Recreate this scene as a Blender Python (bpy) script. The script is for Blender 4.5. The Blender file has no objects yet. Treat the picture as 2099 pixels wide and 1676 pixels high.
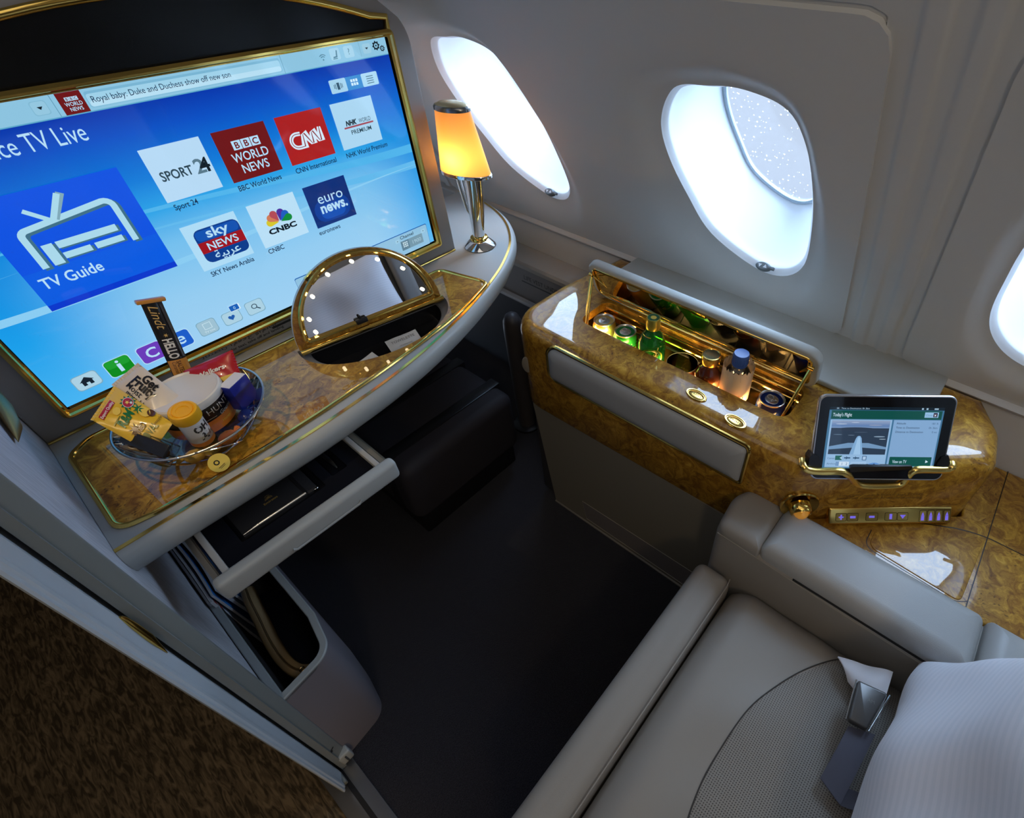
import bpy, bmesh, math, random
from mathutils import Vector, Matrix
random.seed(7)
PI = math.pi
SC = bpy.context.scene
COL = SC.collection

# ------------------------------------------------------------------ camera, world, lights, exposure
cam_data = bpy.data.cameras.new('camera')
cam = bpy.data.objects.new('camera', cam_data); COL.objects.link(cam)
_p, _az = math.radians(42.917), math.radians(38.706)
_h = Vector((math.cos(_az), math.sin(_az), 0)); _r = Vector((math.sin(_az), -math.cos(_az), 0)); _u = Vector((0, 0, 1))
_f = _h * math.cos(_p) - _u * math.sin(_p); _up = _h * math.sin(_p) + _u * math.cos(_p)
cam.matrix_world = Matrix(((_r.x, _up.x, -_f.x, 0), (_r.y, _up.y, -_f.y, 0), (_r.z, _up.z, -_f.z, 1.3), (0, 0, 0, 1)))
cam_data.sensor_width = 36.0; cam_data.sensor_fit = 'HORIZONTAL'
cam_data.lens = 36.0 * 1083 / 2099
cam_data.shift_x = (1049.5 - 1248) / 2099
cam_data.shift_y = -(838 - 800) / 2099
cam_data.clip_start = 0.02
SC.camera = cam

SC.view_settings.view_transform = 'Standard'; SC.view_settings.look = 'None'
SC.view_settings.gamma = 1.0; SC.view_settings.use_curve_mapping = False
SC.view_settings.exposure = 0.0
cy = SC.cycles
cy.max_bounces = 10; cy.diffuse_bounces = 5; cy.glossy_bounces = 6; cy.transmission_bounces = 8; cy.transparent_max_bounces = 16
cy.caustics_reflective = False; cy.caustics_refractive = False
cy.sample_clamp_indirect = 6.0; cy.blur_glossy = 0.5
cy.use_denoising = True

world = bpy.data.worlds.new('sky'); SC.world = world; world.use_nodes = True
wn = world.node_tree; wn.nodes.clear()
w_tc = wn.nodes.new('ShaderNodeTexCoord'); w_sep = wn.nodes.new('ShaderNodeSeparateXYZ')
w_map = wn.nodes.new('ShaderNodeMapRange'); w_map.inputs['From Min'].default_value = -1; w_map.inputs['From Max'].default_value = 1
w_ramp = wn.nodes.new('ShaderNodeValToRGB')
w_bg = wn.nodes.new('ShaderNodeBackground'); w_bg.inputs['Strength'].default_value = 13.0
w_out = wn.nodes.new('ShaderNodeOutputWorld')
el = w_ramp.color_ramp.elements
el[0].position = 0.0; el[0].color = (0.045, 0.053, 0.066, 1)
el[1].position = 0.43; el[1].color = (0.050, 0.059, 0.073, 1)
e = el.new(0.50); e.color = (0.34, 0.48, 0.66, 1)
e = el.new(0.70); e.color = (0.66, 0.88, 1.16, 1)
e = el.new(1.0); e.color = (0.62, 0.88, 1.25, 1)
wn.links.new(w_tc.outputs['Generated'], w_sep.inputs[0]); wn.links.new(w_sep.outputs['Z'], w_map.inputs['Value'])
wn.links.new(w_map.outputs[0], w_ramp.inputs[0]); wn.links.new(w_ramp.outputs[0], w_bg.inputs[0]); wn.links.new(w_bg.outputs[0], w_out.inputs[0])

def area_light(name, loc, target, sx, sy, power, color, portal=False, shape='RECTANGLE', spread=PI):
    d = bpy.data.lights.new(name, 'AREA'); d.shape = shape; d.size = sx; d.size_y = sy; d.energy = power; d.color = color; d.spread = spread
    if portal: d.cycles.is_portal = True
    o = bpy.data.objects.new(name, d); COL.objects.link(o); o.location = loc
    o.rotation_euler = (Vector(target) - Vector(loc)).to_track_quat('-Z', 'Y').to_euler()
    return o
WIN_Y = [1.005, 0.405, -0.165, -0.765, -1.365]
for wy in WIN_Y:                       # sky portals in the window openings
    area_light('window_portal', (1.03, wy - 0.02, 1.02), (0.03, wy - 0.02, 0.56), 0.34, 0.44, 1.0, (1, 1, 1), portal=True)
area_light('aisle_ceiling_lamp', (-0.50, -0.62, 1.735), (0.35, 0.25, 0.2), 0.16, 0.16, 3.2, (1.0, 0.78, 0.52), shape='DISK')
area_light('cabin_interior_fill', (-0.9, 1.0, 1.735), (-0.9, 0.9, 0.0), 0.25, 0.6, 1.2, (1.0, 0.80, 0.58))  # unseen area light added as warm interior fill over the aisle
rl = bpy.data.lights.new('reading_lamp', 'SPOT'); rl.energy = 5.0; rl.color = (1.0, 0.74, 0.42); rl.spot_size = math.radians(34); rl.spot_blend = 0.7; rl.shadow_soft_size = 0.012
ro = bpy.data.objects.new('reading_lamp', rl); COL.objects.link(ro); ro.location = (-0.085, 0.70, 1.42); ro.rotation_euler = (Vector((0.10, 0.84, 0.69)) - ro.location).to_track_quat('-Z', 'Y').to_euler()
area_light('floor_path_lamp', (-0.21, 0.30, 0.10), (-0.23, 0.52, 0.0), 0.02, 0.10, 0.10, (1.0, 0.66, 0.30))
area_light('suite_ambient_fill', (-0.15, -0.15, 1.735), (-0.15, -0.15, 0.0), 0.8, 1.6, 3.0, (1.0, 0.94, 0.86))  # broad unseen area light added to lift the suite's ambient level

# ------------------------------------------------------------------ materials
MATS = {}
def srgb(h):
    h = h.lstrip('#'); c = [int(h[i:i + 2], 16) / 255 for i in (0, 2, 4)]
    return tuple((x / 12.92 if x <= 0.04045 else ((x + 0.055) / 1.055) ** 2.4) for x in c) + (1,)
def mat(name, color=(0.5, 0.5, 0.5), rough=0.5, metal=0.0, coat=0.0, coat_rough=0.03, spec=0.5, emit=None, emit_s=1.0, trans=0.0, ior=1.45, sheen=0.0):
    if name in MATS: return MATS[name]
    m = bpy.data.materials.new(name); m.use_nodes = True
    b = m.node_tree.nodes['Principled BSDF']
    if isinstance(color, str): color = srgb(color)
    b.inputs['Base Color'].default_value = tuple(color[:3]) + (1,)
    b.inputs['Roughness'].default_value = rough; b.inputs['Metallic'].default_value = metal
    b.inputs['Coat Weight'].default_value = coat; b.inputs['Coat Roughness'].default_value = coat_rough
    b.inputs['Specular IOR Level'].default_value = spec; b.inputs['IOR'].default_value = ior
    b.inputs['Transmission Weight'].default_value = trans
    if sheen: b.inputs['Sheen Weight'].default_value = sheen
    if emit is not None:
        if isinstance(emit, str): emit = srgb(emit)
        b.inputs['Emission Color'].default_value = tuple(emit[:3]) + (1,); b.inputs['Emission Strength'].default_value = emit_s
    MATS[name] = m
    return m
def nodes_of(m): return m.node_tree.nodes, m.node_tree.links, m.node_tree.nodes['Principled BSDF']
def add_noise_bump(m, scale=300, strength=0.15, dist=0.001, detail=3, stretch=None, musgrave=False):
    n, l, b = nodes_of(m)
    g = n.new('ShaderNodeNewGeometry'); t = n.new('ShaderNodeTexNoise'); bp = n.new('ShaderNodeBump')
    t.inputs['Scale'].default_value = scale; t.inputs['Detail'].default_value = detail
    bp.inputs['Strength'].default_value = strength; bp.inputs['Distance'].default_value = dist
    src = g.outputs['Position']
    if stretch:
        mp = n.new('ShaderNodeMapping'); mp.inputs['Scale'].default_value = stretch; l.new(src, mp.inputs[0]); src = mp.outputs[0]
    l.new(src, t.inputs['Vector']); l.new(t.outputs[0], bp.inputs['Height']); l.new(bp.outputs[0], b.inputs['Normal'])
    return t
def add_color_noise(m, c1, c2, scale=100, detail=4, lo=0.35, hi=0.65, stretch=None):
    n, l, b = nodes_of(m)
    g = n.new('ShaderNodeNewGeometry'); t = n.new('ShaderNodeTexNoise'); r = n.new('ShaderNodeValToRGB')
    t.inputs['Scale'].default_value = scale; t.inputs['Detail'].default_value = detail
    r.color_ramp.elements[0].position = lo; r.color_ramp.elements[0].color = tuple(c1) + (1,)
    r.color_ramp.elements[1].position = hi; r.color_ramp.elements[1].color = tuple(c2) + (1,)
    src = g.outputs['Position']
    if stretch:
        mp = n.new('ShaderNodeMapping'); mp.inputs['Scale'].default_value = stretch; l.new(src, mp.inputs[0]); src = mp.outputs[0]
    l.new(src, t.inputs['Vector']); l.new(t.outputs[0], r.inputs[0]); l.new(r.outputs[0], b.inputs['Base Color'])

def burl(name, k=1.0):
    m = mat(name, rough=0.45, coat=1.0, coat_rough=0.015, spec=0.3)
    n, l, b = nodes_of(m)
    g = n.new('ShaderNodeNewGeometry')
    w = n.new('ShaderNodeTexNoise'); w.inputs['Scale'].default_value = 16; w.inputs['Detail'].default_value = 4
    mx = n.new('ShaderNodeVectorMath'); mx.operation = 'MULTIPLY_ADD'
    mx.inputs[1].default_value = (0.07, 0.07, 0.07)
    l.new(g.outputs['Position'], w.inputs['Vector']); l.new(w.outputs['Color'], mx.inputs[0]); l.new(g.outputs['Position'], mx.inputs[2])
    t1 = n.new('ShaderNodeTexNoise'); t1.inputs['Scale'].default_value = 34; t1.inputs['Detail'].default_value = 10; t1.inputs['Roughness'].default_value = 0.70; t1.inputs['Distortion'].default_value = 1.3
    l.new(mx.outputs[0], t1.inputs['Vector'])
    r1 = n.new('ShaderNodeValToRGB'); ce = r1.color_ramp.elements
    ce[0].position = 0.25; ce[0].color = (0.080 * k, 0.027 * k, 0.002 * k, 1)
    ce[1].position = 0.75; ce[1].color = (0.58 * k, 0.35 * k, 0.060 * k, 1)
    q = ce.new(0.44); q.color = (0.22 * k, 0.095 * k, 0.007 * k, 1)
    q = ce.new(0.58); q.color = (0.38 * k, 0.195 * k, 0.018 * k, 1)
    l.new(t1.outputs[0], r1.inputs[0])
    # dark pin knots in clusters
    v = n.new('ShaderNodeTexVoronoi'); v.inputs['Scale'].default_value = 160; l.new(mx.outputs[0], v.inputs['Vector'])
    vr = n.new('ShaderNodeMapRange'); vr.inputs['From Min'].default_value = 0.10; vr.inputs['From Max'].default_value = 0.34
    l.new(v.outputs['Distance'], vr.inputs['Value'])
    t2 = n.new('ShaderNodeTexNoise'); t2.inputs['Scale'].default_value = 14; t2.inputs['Detail'].default_value = 2; l.new(g.outputs['Position'], t2.inputs['Vector'])
    t2r = n.new('ShaderNodeMapRange'); t2r.inputs['From Min'].default_value = 0.50; t2r.inputs['From Max'].default_value = 0.62
    l.new(t2.outputs[0], t2r.inputs['Value'])
    inv = n.new('ShaderNodeMath'); inv.operation = 'SUBTRACT'; inv.inputs[0].default_value = 1.0; l.new(vr.outputs[0], inv.inputs[1])
    mul = n.new('ShaderNodeMath'); mul.operation = 'MULTIPLY'; l.new(inv.outputs[0], mul.inputs[0]); l.new(t2r.outputs[0], mul.inputs[1])
    mul2 = n.new('ShaderNodeMath'); mul2.operation = 'MULTIPLY'; mul2.inputs[1].default_value = 0.75; l.new(mul.outputs[0], mul2.inputs[0])
    mix = n.new('ShaderNodeMix'); mix.data_type = 'RGBA'
    l.new(mul2.outputs[0], mix.inputs[0]); l.new(r1.outputs[0], mix.inputs[6]); mix.inputs[7].default_value = (0.03, 0.011, 0.002, 1)
    l.new(mix.outputs[2], b.inputs['Base Color'])
    return m

WOOD = burl('burl_walnut', 1.32)
GOLD = mat('polished_gold', (0.90, 0.60, 0.15), 0.13, 1.0)
GOLD2 = mat('satin_gold', (0.88, 0.60, 0.17), 0.22, 1.0)
CHROME = mat('chrome', (0.80, 0.80, 0.80), 0.06, 1.0)
STEEL = mat('brushed_steel', (0.45, 0.46, 0.47), 0.3, 1.0)
BLACK = mat('black_plastic', (0.012, 0.012, 0.014), 0.35)
MATTE_BLACK = mat('black_liner', (0.006, 0.007, 0.012), 0.9, spec=0.08)
WALL = mat('wall_panel_paint', (0.66, 0.655, 0.635), 0.55, spec=0.3); add_noise_bump(WALL, 900, 0.06, 0.0004)
REVEAL = mat('window_reveal_white', (0.86, 0.88, 0.90), 0.35)
DESKP = mat('grey_desk_paint', (0.40, 0.41, 0.395), 0.42); add_noise_bump(DESKP, 1500, 0.08, 0.0003)
SHELLP = mat('grey_shell_paint', (0.33, 0.32, 0.31), 0.5); add_noise_bump(SHELLP, 1200, 0.1, 0.0003)
LEDGE = mat('grey_ledge_leather', (0.47, 0.49, 0.47), 0.5); add_noise_bump(LEDGE, 1400, 0.1, 0.0003)
LEATHER = mat('taupe_leather', (0.285, 0.258, 0.225), 0.46, spec=0.4)
add_noise_bump(LEATHER, 900, 0.22, 0.0006, 6)
LEATHER2 = mat('grey_pad_leather', (0.38, 0.375, 0.355), 0.42, spec=0.45)
add_noise_bump(LEATHER2, 700, 0.25, 0.0007, 6)
SIDEP = mat('console_side_laminate', (0.22, 0.195, 0.15), 0.55)
CARPET = mat('navy_carpet', (0.018, 0.017, 0.026), 1.0, spec=0.05, sheen=0.25)
add_color_noise(CARPET, (0.008, 0.008, 0.014), (0.026, 0.025, 0.040), 420, 3); add_noise_bump(CARPET, 700, 0.9, 0.004)
FABRIC = mat('pale_woven_fabric', (0.52, 0.53, 0.58), 0.85, spec=0.2)
add_noise_bump(FABRIC, 500, 0.35, 0.001, 3, (1, 1, 0.12))
add_color_noise(FABRIC, (0.46, 0.47, 0.52), (0.58, 0.59, 0.64), 260, 3, 0.35, 0.65, (1, 1, 0.08))
BEZEL = mat('grey_green_bezel', (0.20, 0.215, 0.21), 0.45)
DOORP = mat('door_edge_paint', (0.50, 0.54, 0.58), 0.35)
BINSH = mat('lavender_grey_vinyl', (0.19, 0.175, 0.20), 0.6); add_noise_bump(BINSH, 1300, 0.2, 0.0005)
BINRIM = mat('bin_rim_grey', (0.28, 0.31, 0.32), 0.45)
WHITE = mat('white_plastic', (0.80, 0.79, 0.76), 0.35)
SHEET = mat('white_cotton', (0.80, 0.80, 0.84), 0.85, spec=0.15, sheen=0.3)
MIRROR = mat('mirror_glass', (0.86, 0.86, 0.88), 0.012, 1.0)

def glass_mat(name, color=(1, 1, 1), gloss=0.12, rough=0.02, ior=1.5):
    """thin clear sheet: mostly see-through with a mirror-like sheen at grazing angles"""
    if name in MATS: return MATS[name]
    m = bpy.data.materials.new(name); m.use_nodes = True; n = m.node_tree.nodes; l = m.node_tree.links; n.clear()
    o = n.new('ShaderNodeOutputMaterial'); t = n.new('ShaderNodeBsdfTransparent'); t.inputs[0].default_value = tuple(color) + (1,)
    g = n.new('ShaderNodeBsdfGlossy'); g.inputs['Roughness'].default_value = rough
    f = n.new('ShaderNodeFresnel'); f.inputs[0].default_value = ior
    a = n.new('ShaderNodeMath'); a.operation = 'ADD'; a.inputs[1].default_value = gloss * 0.3; l.new(f.outputs[0], a.inputs[0])
    x = n.new('ShaderNodeMixShader'); l.new(a.outputs[0], x.inputs[0]); l.new(t.outputs[0], x.inputs[1]); l.new(g.outputs[0], x.inputs[2])
    l.new(x.outputs[0], o.inputs[0]); MATS[name] = m
    return m
CLEAR = glass_mat('clear_acrylic', (0.95, 0.95, 0.93), 0.0, 0.03, 1.18)
CLEARG = glass_mat('clear_glass', (0.92, 0.95, 0.93), 0.2)

# aisle carpet: brown, short directional pile in wavy streaks
AISLE = mat('brown_aisle_carpet', (0.06, 0.04, 0.02), 0.75, spec=0.25)
def _aisle():
    n, l, b = nodes_of(AISLE)
    g = n.new('ShaderNodeNewGeometry'); mp = n.new('ShaderNodeMapping'); mp.inputs['Rotation'].default_value = (0, 0, 0.6); mp.inputs['Scale'].default_value = (1, 0.20, 1)
    t = n.new('ShaderNodeTexNoise'); t.inputs['Scale'].default_value = 120; t.inputs['Detail'].default_value = 5; t.inputs['Distortion'].default_value = 1.2
    r = n.new('ShaderNodeValToRGB'); r.color_ramp.elements[0].position = 0.40; r.color_ramp.elements[0].color = (0.050, 0.036, 0.020, 1)
    r.color_ramp.elements[1].position = 0.66; r.color_ramp.elements[1].color = (0.20, 0.145, 0.085, 1)
    bp = n.new('ShaderNodeBump'); bp.inputs['Strength'].default_value = 0.8; bp.inputs['Distance'].default_value = 0.004
    l.new(g.outputs['Position'], mp.inputs[0]); l.new(mp.outputs[0], t.inputs['Vector']); l.new(t.outputs[0], r.inputs[0])
    l.new(r.outputs[0], b.inputs['Base Color']); l.new(t.outputs[0], bp.inputs['Height']); l.new(bp.outputs[0], b.inputs['Normal'])
_aisle()

# perforated seat leather: regular pin holes
PERF = mat('perforated_leather', (0.38, 0.355, 0.32), 0.5, spec=0.35)
def _perf():
    n, l, b = nodes_of(PERF)
    g = n.new('ShaderNodeNewGeometry'); v = n.new('ShaderNodeTexVoronoi'); v.inputs['Scale'].default_value = 300; v.inputs['Randomness'].default_value = 0.0
    mr = n.new('ShaderNodeMapRange'); mr.inputs['From Min'].default_value = 0.18; mr.inputs['From Max'].default_value = 0.30
    mp = n.new('ShaderNodeMapping'); mp.inputs['Scale'].default_value = (1, 1, 0)
    l.new(g.outputs['Position'], mp.inputs[0]); l.new(mp.outputs[0], v.inputs['Vector']); l.new(v.outputs['Distance'], mr.inputs['Value'])
    mix = n.new('ShaderNodeMix'); mix.data_type = 'RGBA'; l.new(mr.outputs[0], mix.inputs[0])
    mix.inputs[6].default_value = (0.07, 0.062, 0.055, 1); mix.inputs[7].default_value = (0.265, 0.243, 0.212, 1)
    l.new(mix.outputs[2], b.inputs['Base Color'])
    bp = n.new('ShaderNodeBump'); bp.inputs['Strength'].default_value = 0.5; bp.inputs['Distance'].default_value = 0.001
    l.new(mr.outputs[0], bp.inputs['Height']); l.new(bp.outputs[0], b.inputs['Normal'])
_perf()
# pillow cotton with a woven satin stripe
STRIPE = mat('striped_cotton', (0.80, 0.80, 0.85), 0.7, spec=0.2, sheen=0.2)
def _stripe():
    n, l, b = nodes_of(STRIPE)
    tc = n.new('ShaderNodeTexCoord'); sp = n.new('ShaderNodeSeparateXYZ'); l.new(tc.outputs['UV'], sp.inputs[0])
    m1 = n.new('ShaderNodeMath'); m1.operation = 'MULTIPLY'; m1.inputs[1].default_value = 2 * PI * 46; l.new(sp.outputs['Y'], m1.inputs[0])
    s = n.new('ShaderNodeMath'); s.operation = 'SINE'; l.new(m1.outputs[0], s.inputs[0])
    mr = n.new('ShaderNodeMapRange'); mr.inputs['From Min'].default_value = -0.3; mr.inputs['From Max'].default_value = 0.3; l.new(s.outputs[0], mr.inputs['Value'])
    mix = n.new('ShaderNodeMix'); mix.data_type = 'RGBA'; l.new(mr.outputs[0], mix.inputs[0])
    mix.inputs[6].default_value = (0.76, 0.77, 0.83, 1); mix.inputs[7].default_value = (0.81, 0.81, 0.87, 1); l.new(mix.outputs[2], b.inputs['Base Color'])
    mr2 = n.new('ShaderNodeMapRange'); mr2.inputs['To Min'].default_value = 0.8; mr2.inputs['To Max'].default_value = 0.45; l.new(mr.outputs[0], mr2.inputs['Value']); l.new(mr2.outputs[0], b.inputs['Roughness'])
_stripe()

def scr(h, k=1.0):
    """a colour shown by a lit display behind glass"""
    key = 'display_' + h.strip('#') + ('' if k == 1.0 else '_%d' % int(k * 100))
    if key in MATS: return MATS[key]
    m = mat(key, (0.004, 0.004, 0.005), 0.06, 0, spec=0.5, emit=h, emit_s=k)
    return m

# ------------------------------------------------------------------ mesh helpers
class MB:
    def __init__(s): s.v = []; s.f = []; s.mi = []; s.uv = {}
    def add(s, verts, faces, mi=0):
        o = len(s.v); s.v += [tuple(p) for p in verts]; s.f += [tuple(i + o for i in f) for f in faces]; s.mi += [mi] * len(faces)
        return o
    def bm(s, b, mi=0, M=None):
        if M is not None: b.transform(M)
        b.verts.index_update(); s.add([v.co[:] for v in b.verts], [[v.index for v in f.verts] for f in b.faces], mi); b.free()
    def box(s, x0, x1, y0, y1, z0, z1, bev=0.0, seg=3, mi=0, M=None):
        b = bmesh.new(); bmesh.ops.create_cube(b, size=1)
        for v in b.verts: v.co = Vector(((x0 + x1) / 2 + v.co.x * (x1 - x0), (y0 + y1) / 2 + v.co.y * (y1 - y0), (z0 + z1) / 2 + v.co.z * (z1 - z0)))
        if bev > 0: bmesh.ops.bevel(b, geom=list(b.edges), offset=bev, segments=seg, profile=0.5, affect='EDGES')
        s.bm(b, mi, M)
    def loft(s, rings, mi=0, closed=True, cap0=False, cap1=False):
        n = len(rings[0]); o = len(s.v)
        for r in rings: s.v += [tuple(p) for p in r]
        m = n if closed else n - 1
        for i in range(len(rings) - 1):
            for j in range(m):
                a = o + i * n + j; b2 = o + i * n + (j + 1) % n
                s.f.append((a, b2, b2 + n, a + n)); s.mi.append(mi)
        if cap0: s.f.append(tuple(o + j for j in reversed(range(n)))); s.mi.append(mi)
        if cap1: s.f.append(tuple(o + (len(rings) - 1) * n + j for j in range(n))); s.mi.append(mi)
    def lathe(s, prof, n=32, c=(0, 0, 0), mi=0, M=None, sx=1.0, sy=1.0):
        rings = []
        for r, z in prof:
            rg = [Vector((c[0] + r * sx * math.cos(2 * PI * k / n), c[1] + r * sy * math.sin(2 * PI * k / n), c[2] + z)) for k in range(n)]
            rings.append([M @ p for p in rg] if M is not None else rg)
        s.loft(rings, mi, True, prof[0][0] > 1e-5, prof[-1][0] > 1e-5)
    def tube(s, path, r, n=10, closed=False, mi=0, cap=True, flat=1.0, upv=None):
        P = [Vector(p) for p in path]; N = len(P); rings = []
        rad = r if isinstance(r, (list, tuple)) else [r] * N
        t0 = None; nv = None
        for i in range(N):
            a = P[(i - 1) % N] if (closed or i > 0) else P[i]; b = P[(i + 1) % N] if (closed or i < N - 1) else P[i]
            t = (b - a).normalized()
            if upv is not None:
                nv = Vector(upv); nv = (nv - t * nv.dot(t)).normalized()
            elif nv is None:
                h = Vector((0, 0, 1)) if abs(t.z) < 0.9 else Vector((1, 0, 0)); nv = (h - t * h.dot(t)).normalized()
            else: nv = (nv - t * nv.dot(t)).normalized()
            bv = t.cross(nv)
            rings.append([P[i] + (nv * math.cos(2 * PI * k / n) * flat + bv * math.sin(2 * PI * k / n)) * rad[i] for k in range(n)])
        if closed: rings.append(rings[0])
        s.loft(rings, mi, True, cap and not closed, cap and not closed)
    def grid(s, fn, nu, nv, mi=0, uv=False):
        o = len(s.v)
        for i in range(nu + 1):
            for j in range(nv + 1):
                s.v.append(tuple(fn(i / nu, j / nv)))
                if uv: s.uv[len(s.v) - 1] = (i / nu, j / nv)
        for i in range(nu):
            for j in range(nv):
                a = o + i * (nv + 1) + j; s.f.append((a, a + nv + 1, a + nv + 2, a + 1)); s.mi.append(mi)
    def plate(s, outlines, M, z0=0.0, z1=0.0, bev=0.0, mi=0):
        """flat plate with holes: list of 2D outlines (first outer, rest holes)"""
        cu = bpy.data.curves.new('tmp', 'CURVE'); cu.dimensions = '2D'; cu.fill_mode = 'BOTH'
        th = (z1 - z0) / 2
        cu.extrude = max(th - bev, 0) if th else 0; cu.bevel_depth = bev; cu.bevel_resolution = 3 if bev else 0
        if bev: cu.offset = -bev
        for ol in outlines:
            sp = cu.splines.new('POLY'); sp.points.add(len(ol) - 1); sp.use_cyclic_u = True
            for p, q in zip(sp.points, ol): p.co = (q[0], q[1], 0, 1)
        ob = bpy.data.objects.new('tmp', cu); me = bpy.data.meshes.new_from_object(ob)
        T = Matrix.Translation((0, 0, (z0 + z1) / 2))
        s.add([(M @ (T @ v.co))[:] for v in me.vertices], [tuple(p.vertices) for p in me.polygons], mi)
        bpy.data.objects.remove(ob); bpy.data.curves.remove(cu); bpy.data.meshes.remove(me)
    def text(s, body, M, size=0.01, mi=0, align='LEFT', bold=0.0, sx=1.0, ext=0.0, fit=None, shear=0.0, res=3):
        cu = bpy.data.curves.new('tmp', 'FONT'); cu.body = body; cu.size = size; cu.align_x = align; cu.resolution_u = res
        cu.offset = bold * size; cu.extrude = ext; cu.fill_mode = 'FRONT' if not ext else 'BOTH'; cu.shear = shear
        ob = bpy.data.objects.new('tmp', cu); me = bpy.data.meshes.new_from_object(ob)
        if me.vertices:
            xs = [v.co.x for v in me.vertices]
            k = sx
            if fit: k = fit / max(max(xs) - min(xs), 1e-6)
            s.add([(M @ Vector((v.co.x * k, v.co.y, v.co.z)))[:] for v in me.vertices], [tuple(p.vertices) for p in me.polygons], mi)
        bpy.data.objects.remove(ob); bpy.data.curves.remove(cu); bpy.data.meshes.remove(me)
    def build(s, name, mats, parent=None, smooth=True, angle=38, recalc=True):
        me = bpy.data.meshes.new(name); me.from_pydata(s.v, [], s.f)
        for m in (mats if isinstance(mats, (list, tuple)) else [mats]): me.materials.append(m)
        me.polygons.foreach_set('material_index', s.mi)
        if s.uv:
            ul = me.uv_layers.new(name='uv')
            for lp in me.loops: ul.data[lp.index].uv = s.uv.get(lp.vertex_index, (0, 0))
        if recalc:
            b = bmesh.new(); b.from_mesh(me); bmesh.ops.remove_doubles(b, verts=b.verts, dist=1e-6); bmesh.ops.recalc_face_normals(b, faces=b.faces); b.to_mesh(me); b.free()
        me.polygons.foreach_set('use_smooth', [smooth] * len(me.polygons))
        if smooth: me.set_sharp_from_angle(angle=math.radians(angle))
        me.update()
        o = bpy.data.objects.new(name, me); COL.objects.link(o)
        if parent is not None:
            o.parent = parent; o.matrix_parent_inverse = Matrix.Translation(parent.location).inverted() if parent.type == 'EMPTY' else Matrix.Identity(4)
        return o

def tag(o, label=None, cat=None, group=None, kind=None):
    if label: o['label'] = label
    if cat: o['category'] = cat
    if group: o['group'] = group
    if kind: o['kind'] = kind
    return o
def thing(name, loc, label, cat, group=None):
    o = bpy.data.objects.new(name, None); COL.objects.link(o); o.location = loc; o.empty_display_size = 0.02
    return tag(o, label, cat, group)
def struct(name, mb, mats, parent=None, **k):
    o = mb.build(name, mats, parent, **k)
    if parent is None: o['kind'] = 'structure'
    return o
def catmull(pts, seg=8, closed=True):
    out = []; n = len(pts); P = [Vector(p) for p in pts]
    for i in range(n if closed else n - 1):
        p0 = P[(i - 1) % n] if closed or i > 0 else P[i]; p1 = P[i]; p2 = P[(i + 1) % n]; p3 = P[(i + 2) % n] if closed or i + 2 < n else P[(i + 1) % n]
        for k in range(seg):
            t = k / seg; t2 = t * t; t3 = t2 * t
            out.append(0.5 * (2 * p1 + (p2 - p0) * t + (2 * p0 - 5 * p1 + 4 * p2 - p3) * t2 + (3 * p1 - p0 - 3 * p2 + p3) * t3))
    if not closed: out.append(P[-1])
    return out
class Outline(list): pass
def rpoly(pts, r, seg=6):
    """polygon with rounded corners; r a number or one per corner"""
    n = len(pts); out = Outline(); out.src = ([Vector(p[:2]) for p in pts], [max(q, 1e-5) for q in (r if isinstance(r, (list, tuple)) else [r] * n)], seg)
    for i in range(n):
        p = Vector(pts[i][:2]); a = Vector(pts[i - 1][:2]); b = Vector(pts[(i + 1) % n][:2]); rr = max(r[i] if isinstance(r, (list, tuple)) else r, 1e-5)
        u = (a - p).normalized(); w = (b - p).normalized(); ang = u.angle(w); d = min(rr / math.tan(ang / 2), (a - p).length * 0.49, (b - p).length * 0.49)
        rad = d * math.tan(ang / 2); c = p + (u + w).normalized() * (rad / math.sin(ang / 2)); s0 = p + u * d - c; s1 = p + w * d - c
        a0 = math.atan2(s0.y, s0.x); da = (math.atan2(s1.y, s1.x) - a0 + PI) % (2 * PI) - PI
        for k in range(seg + 1): t = a0 + da * k / seg; out.append(c + Vector((math.cos(t), math.sin(t))) * rad)
    return out
def rrect(x0, x1, y0, y1, r, seg=6): return rpoly([(x0, y0), (x1, y0), (x1, y1), (x0, y1)], r, seg)
def ring_at(pts, z): return [Vector((p[0], p[1], z)) for p in pts]
def inset(pts, d):
    """move a CCW outline inward by d (rounded polygons keep true corners, others use vertex normals)"""
    if isinstance(pts, Outline) and d != 0:
        c, r, seg = pts.src; r2 = []
        for i in range(len(c)):
            e1 = (c[i] - c[i - 1]); e2 = (c[(i + 1) % len(c)] - c[i]); convex = e1.x * e2.y - e1.y * e2.x > 0
            r2.append(max(r[i] - d, 2e-4) if convex else r[i] + d)
        return rpoly([tuple(p) for p in inset(list(c), d)], r2, seg)
    n = len(pts); out = []
    for i in range(n):
        a = Vector(pts[i - 1][:2]); b = Vector(pts[(i + 1) % n][:2]); p = Vector(pts[i][:2])
        e1 = (p - a); e2 = (b - p)
        if e1.length < 1e-7: e1 = e2
        if e2.length < 1e-7: e2 = e1
        n1 = Vector((-e1.y, e1.x)).normalized(); n2 = Vector((-e2.y, e2.x)).normalized(); m = n1 + n2
        m = n1 if m.length < 1e-6 else m.normalized(); k = max(m.dot(n1), 0.45); out.append(p + m * (d / k))
    return out
def slab(mb, pts, z0, z1, rt=0.0, rb=0.0, seg=5, mi=0, cap0=True, cap1=True):
    rings = []
    if rb: rings += [ring_at(inset(pts, rb * (1 - math.sin(a))), z0 + rb * (1 - math.cos(a))) for a in [PI / 2 * k / seg for k in range(seg)]]
    rings.append(ring_at(pts, z0 + rb))
    if rt: rings += [ring_at(inset(pts, rt * (1 - math.cos(a))), z1 - rt + rt * math.sin(a)) for a in [PI / 2 * k / seg for k in range(seg + 1)]]
    else: rings.append(ring_at(pts, z1))
    mb.loft(rings, mi, True, cap0, cap1)
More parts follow.
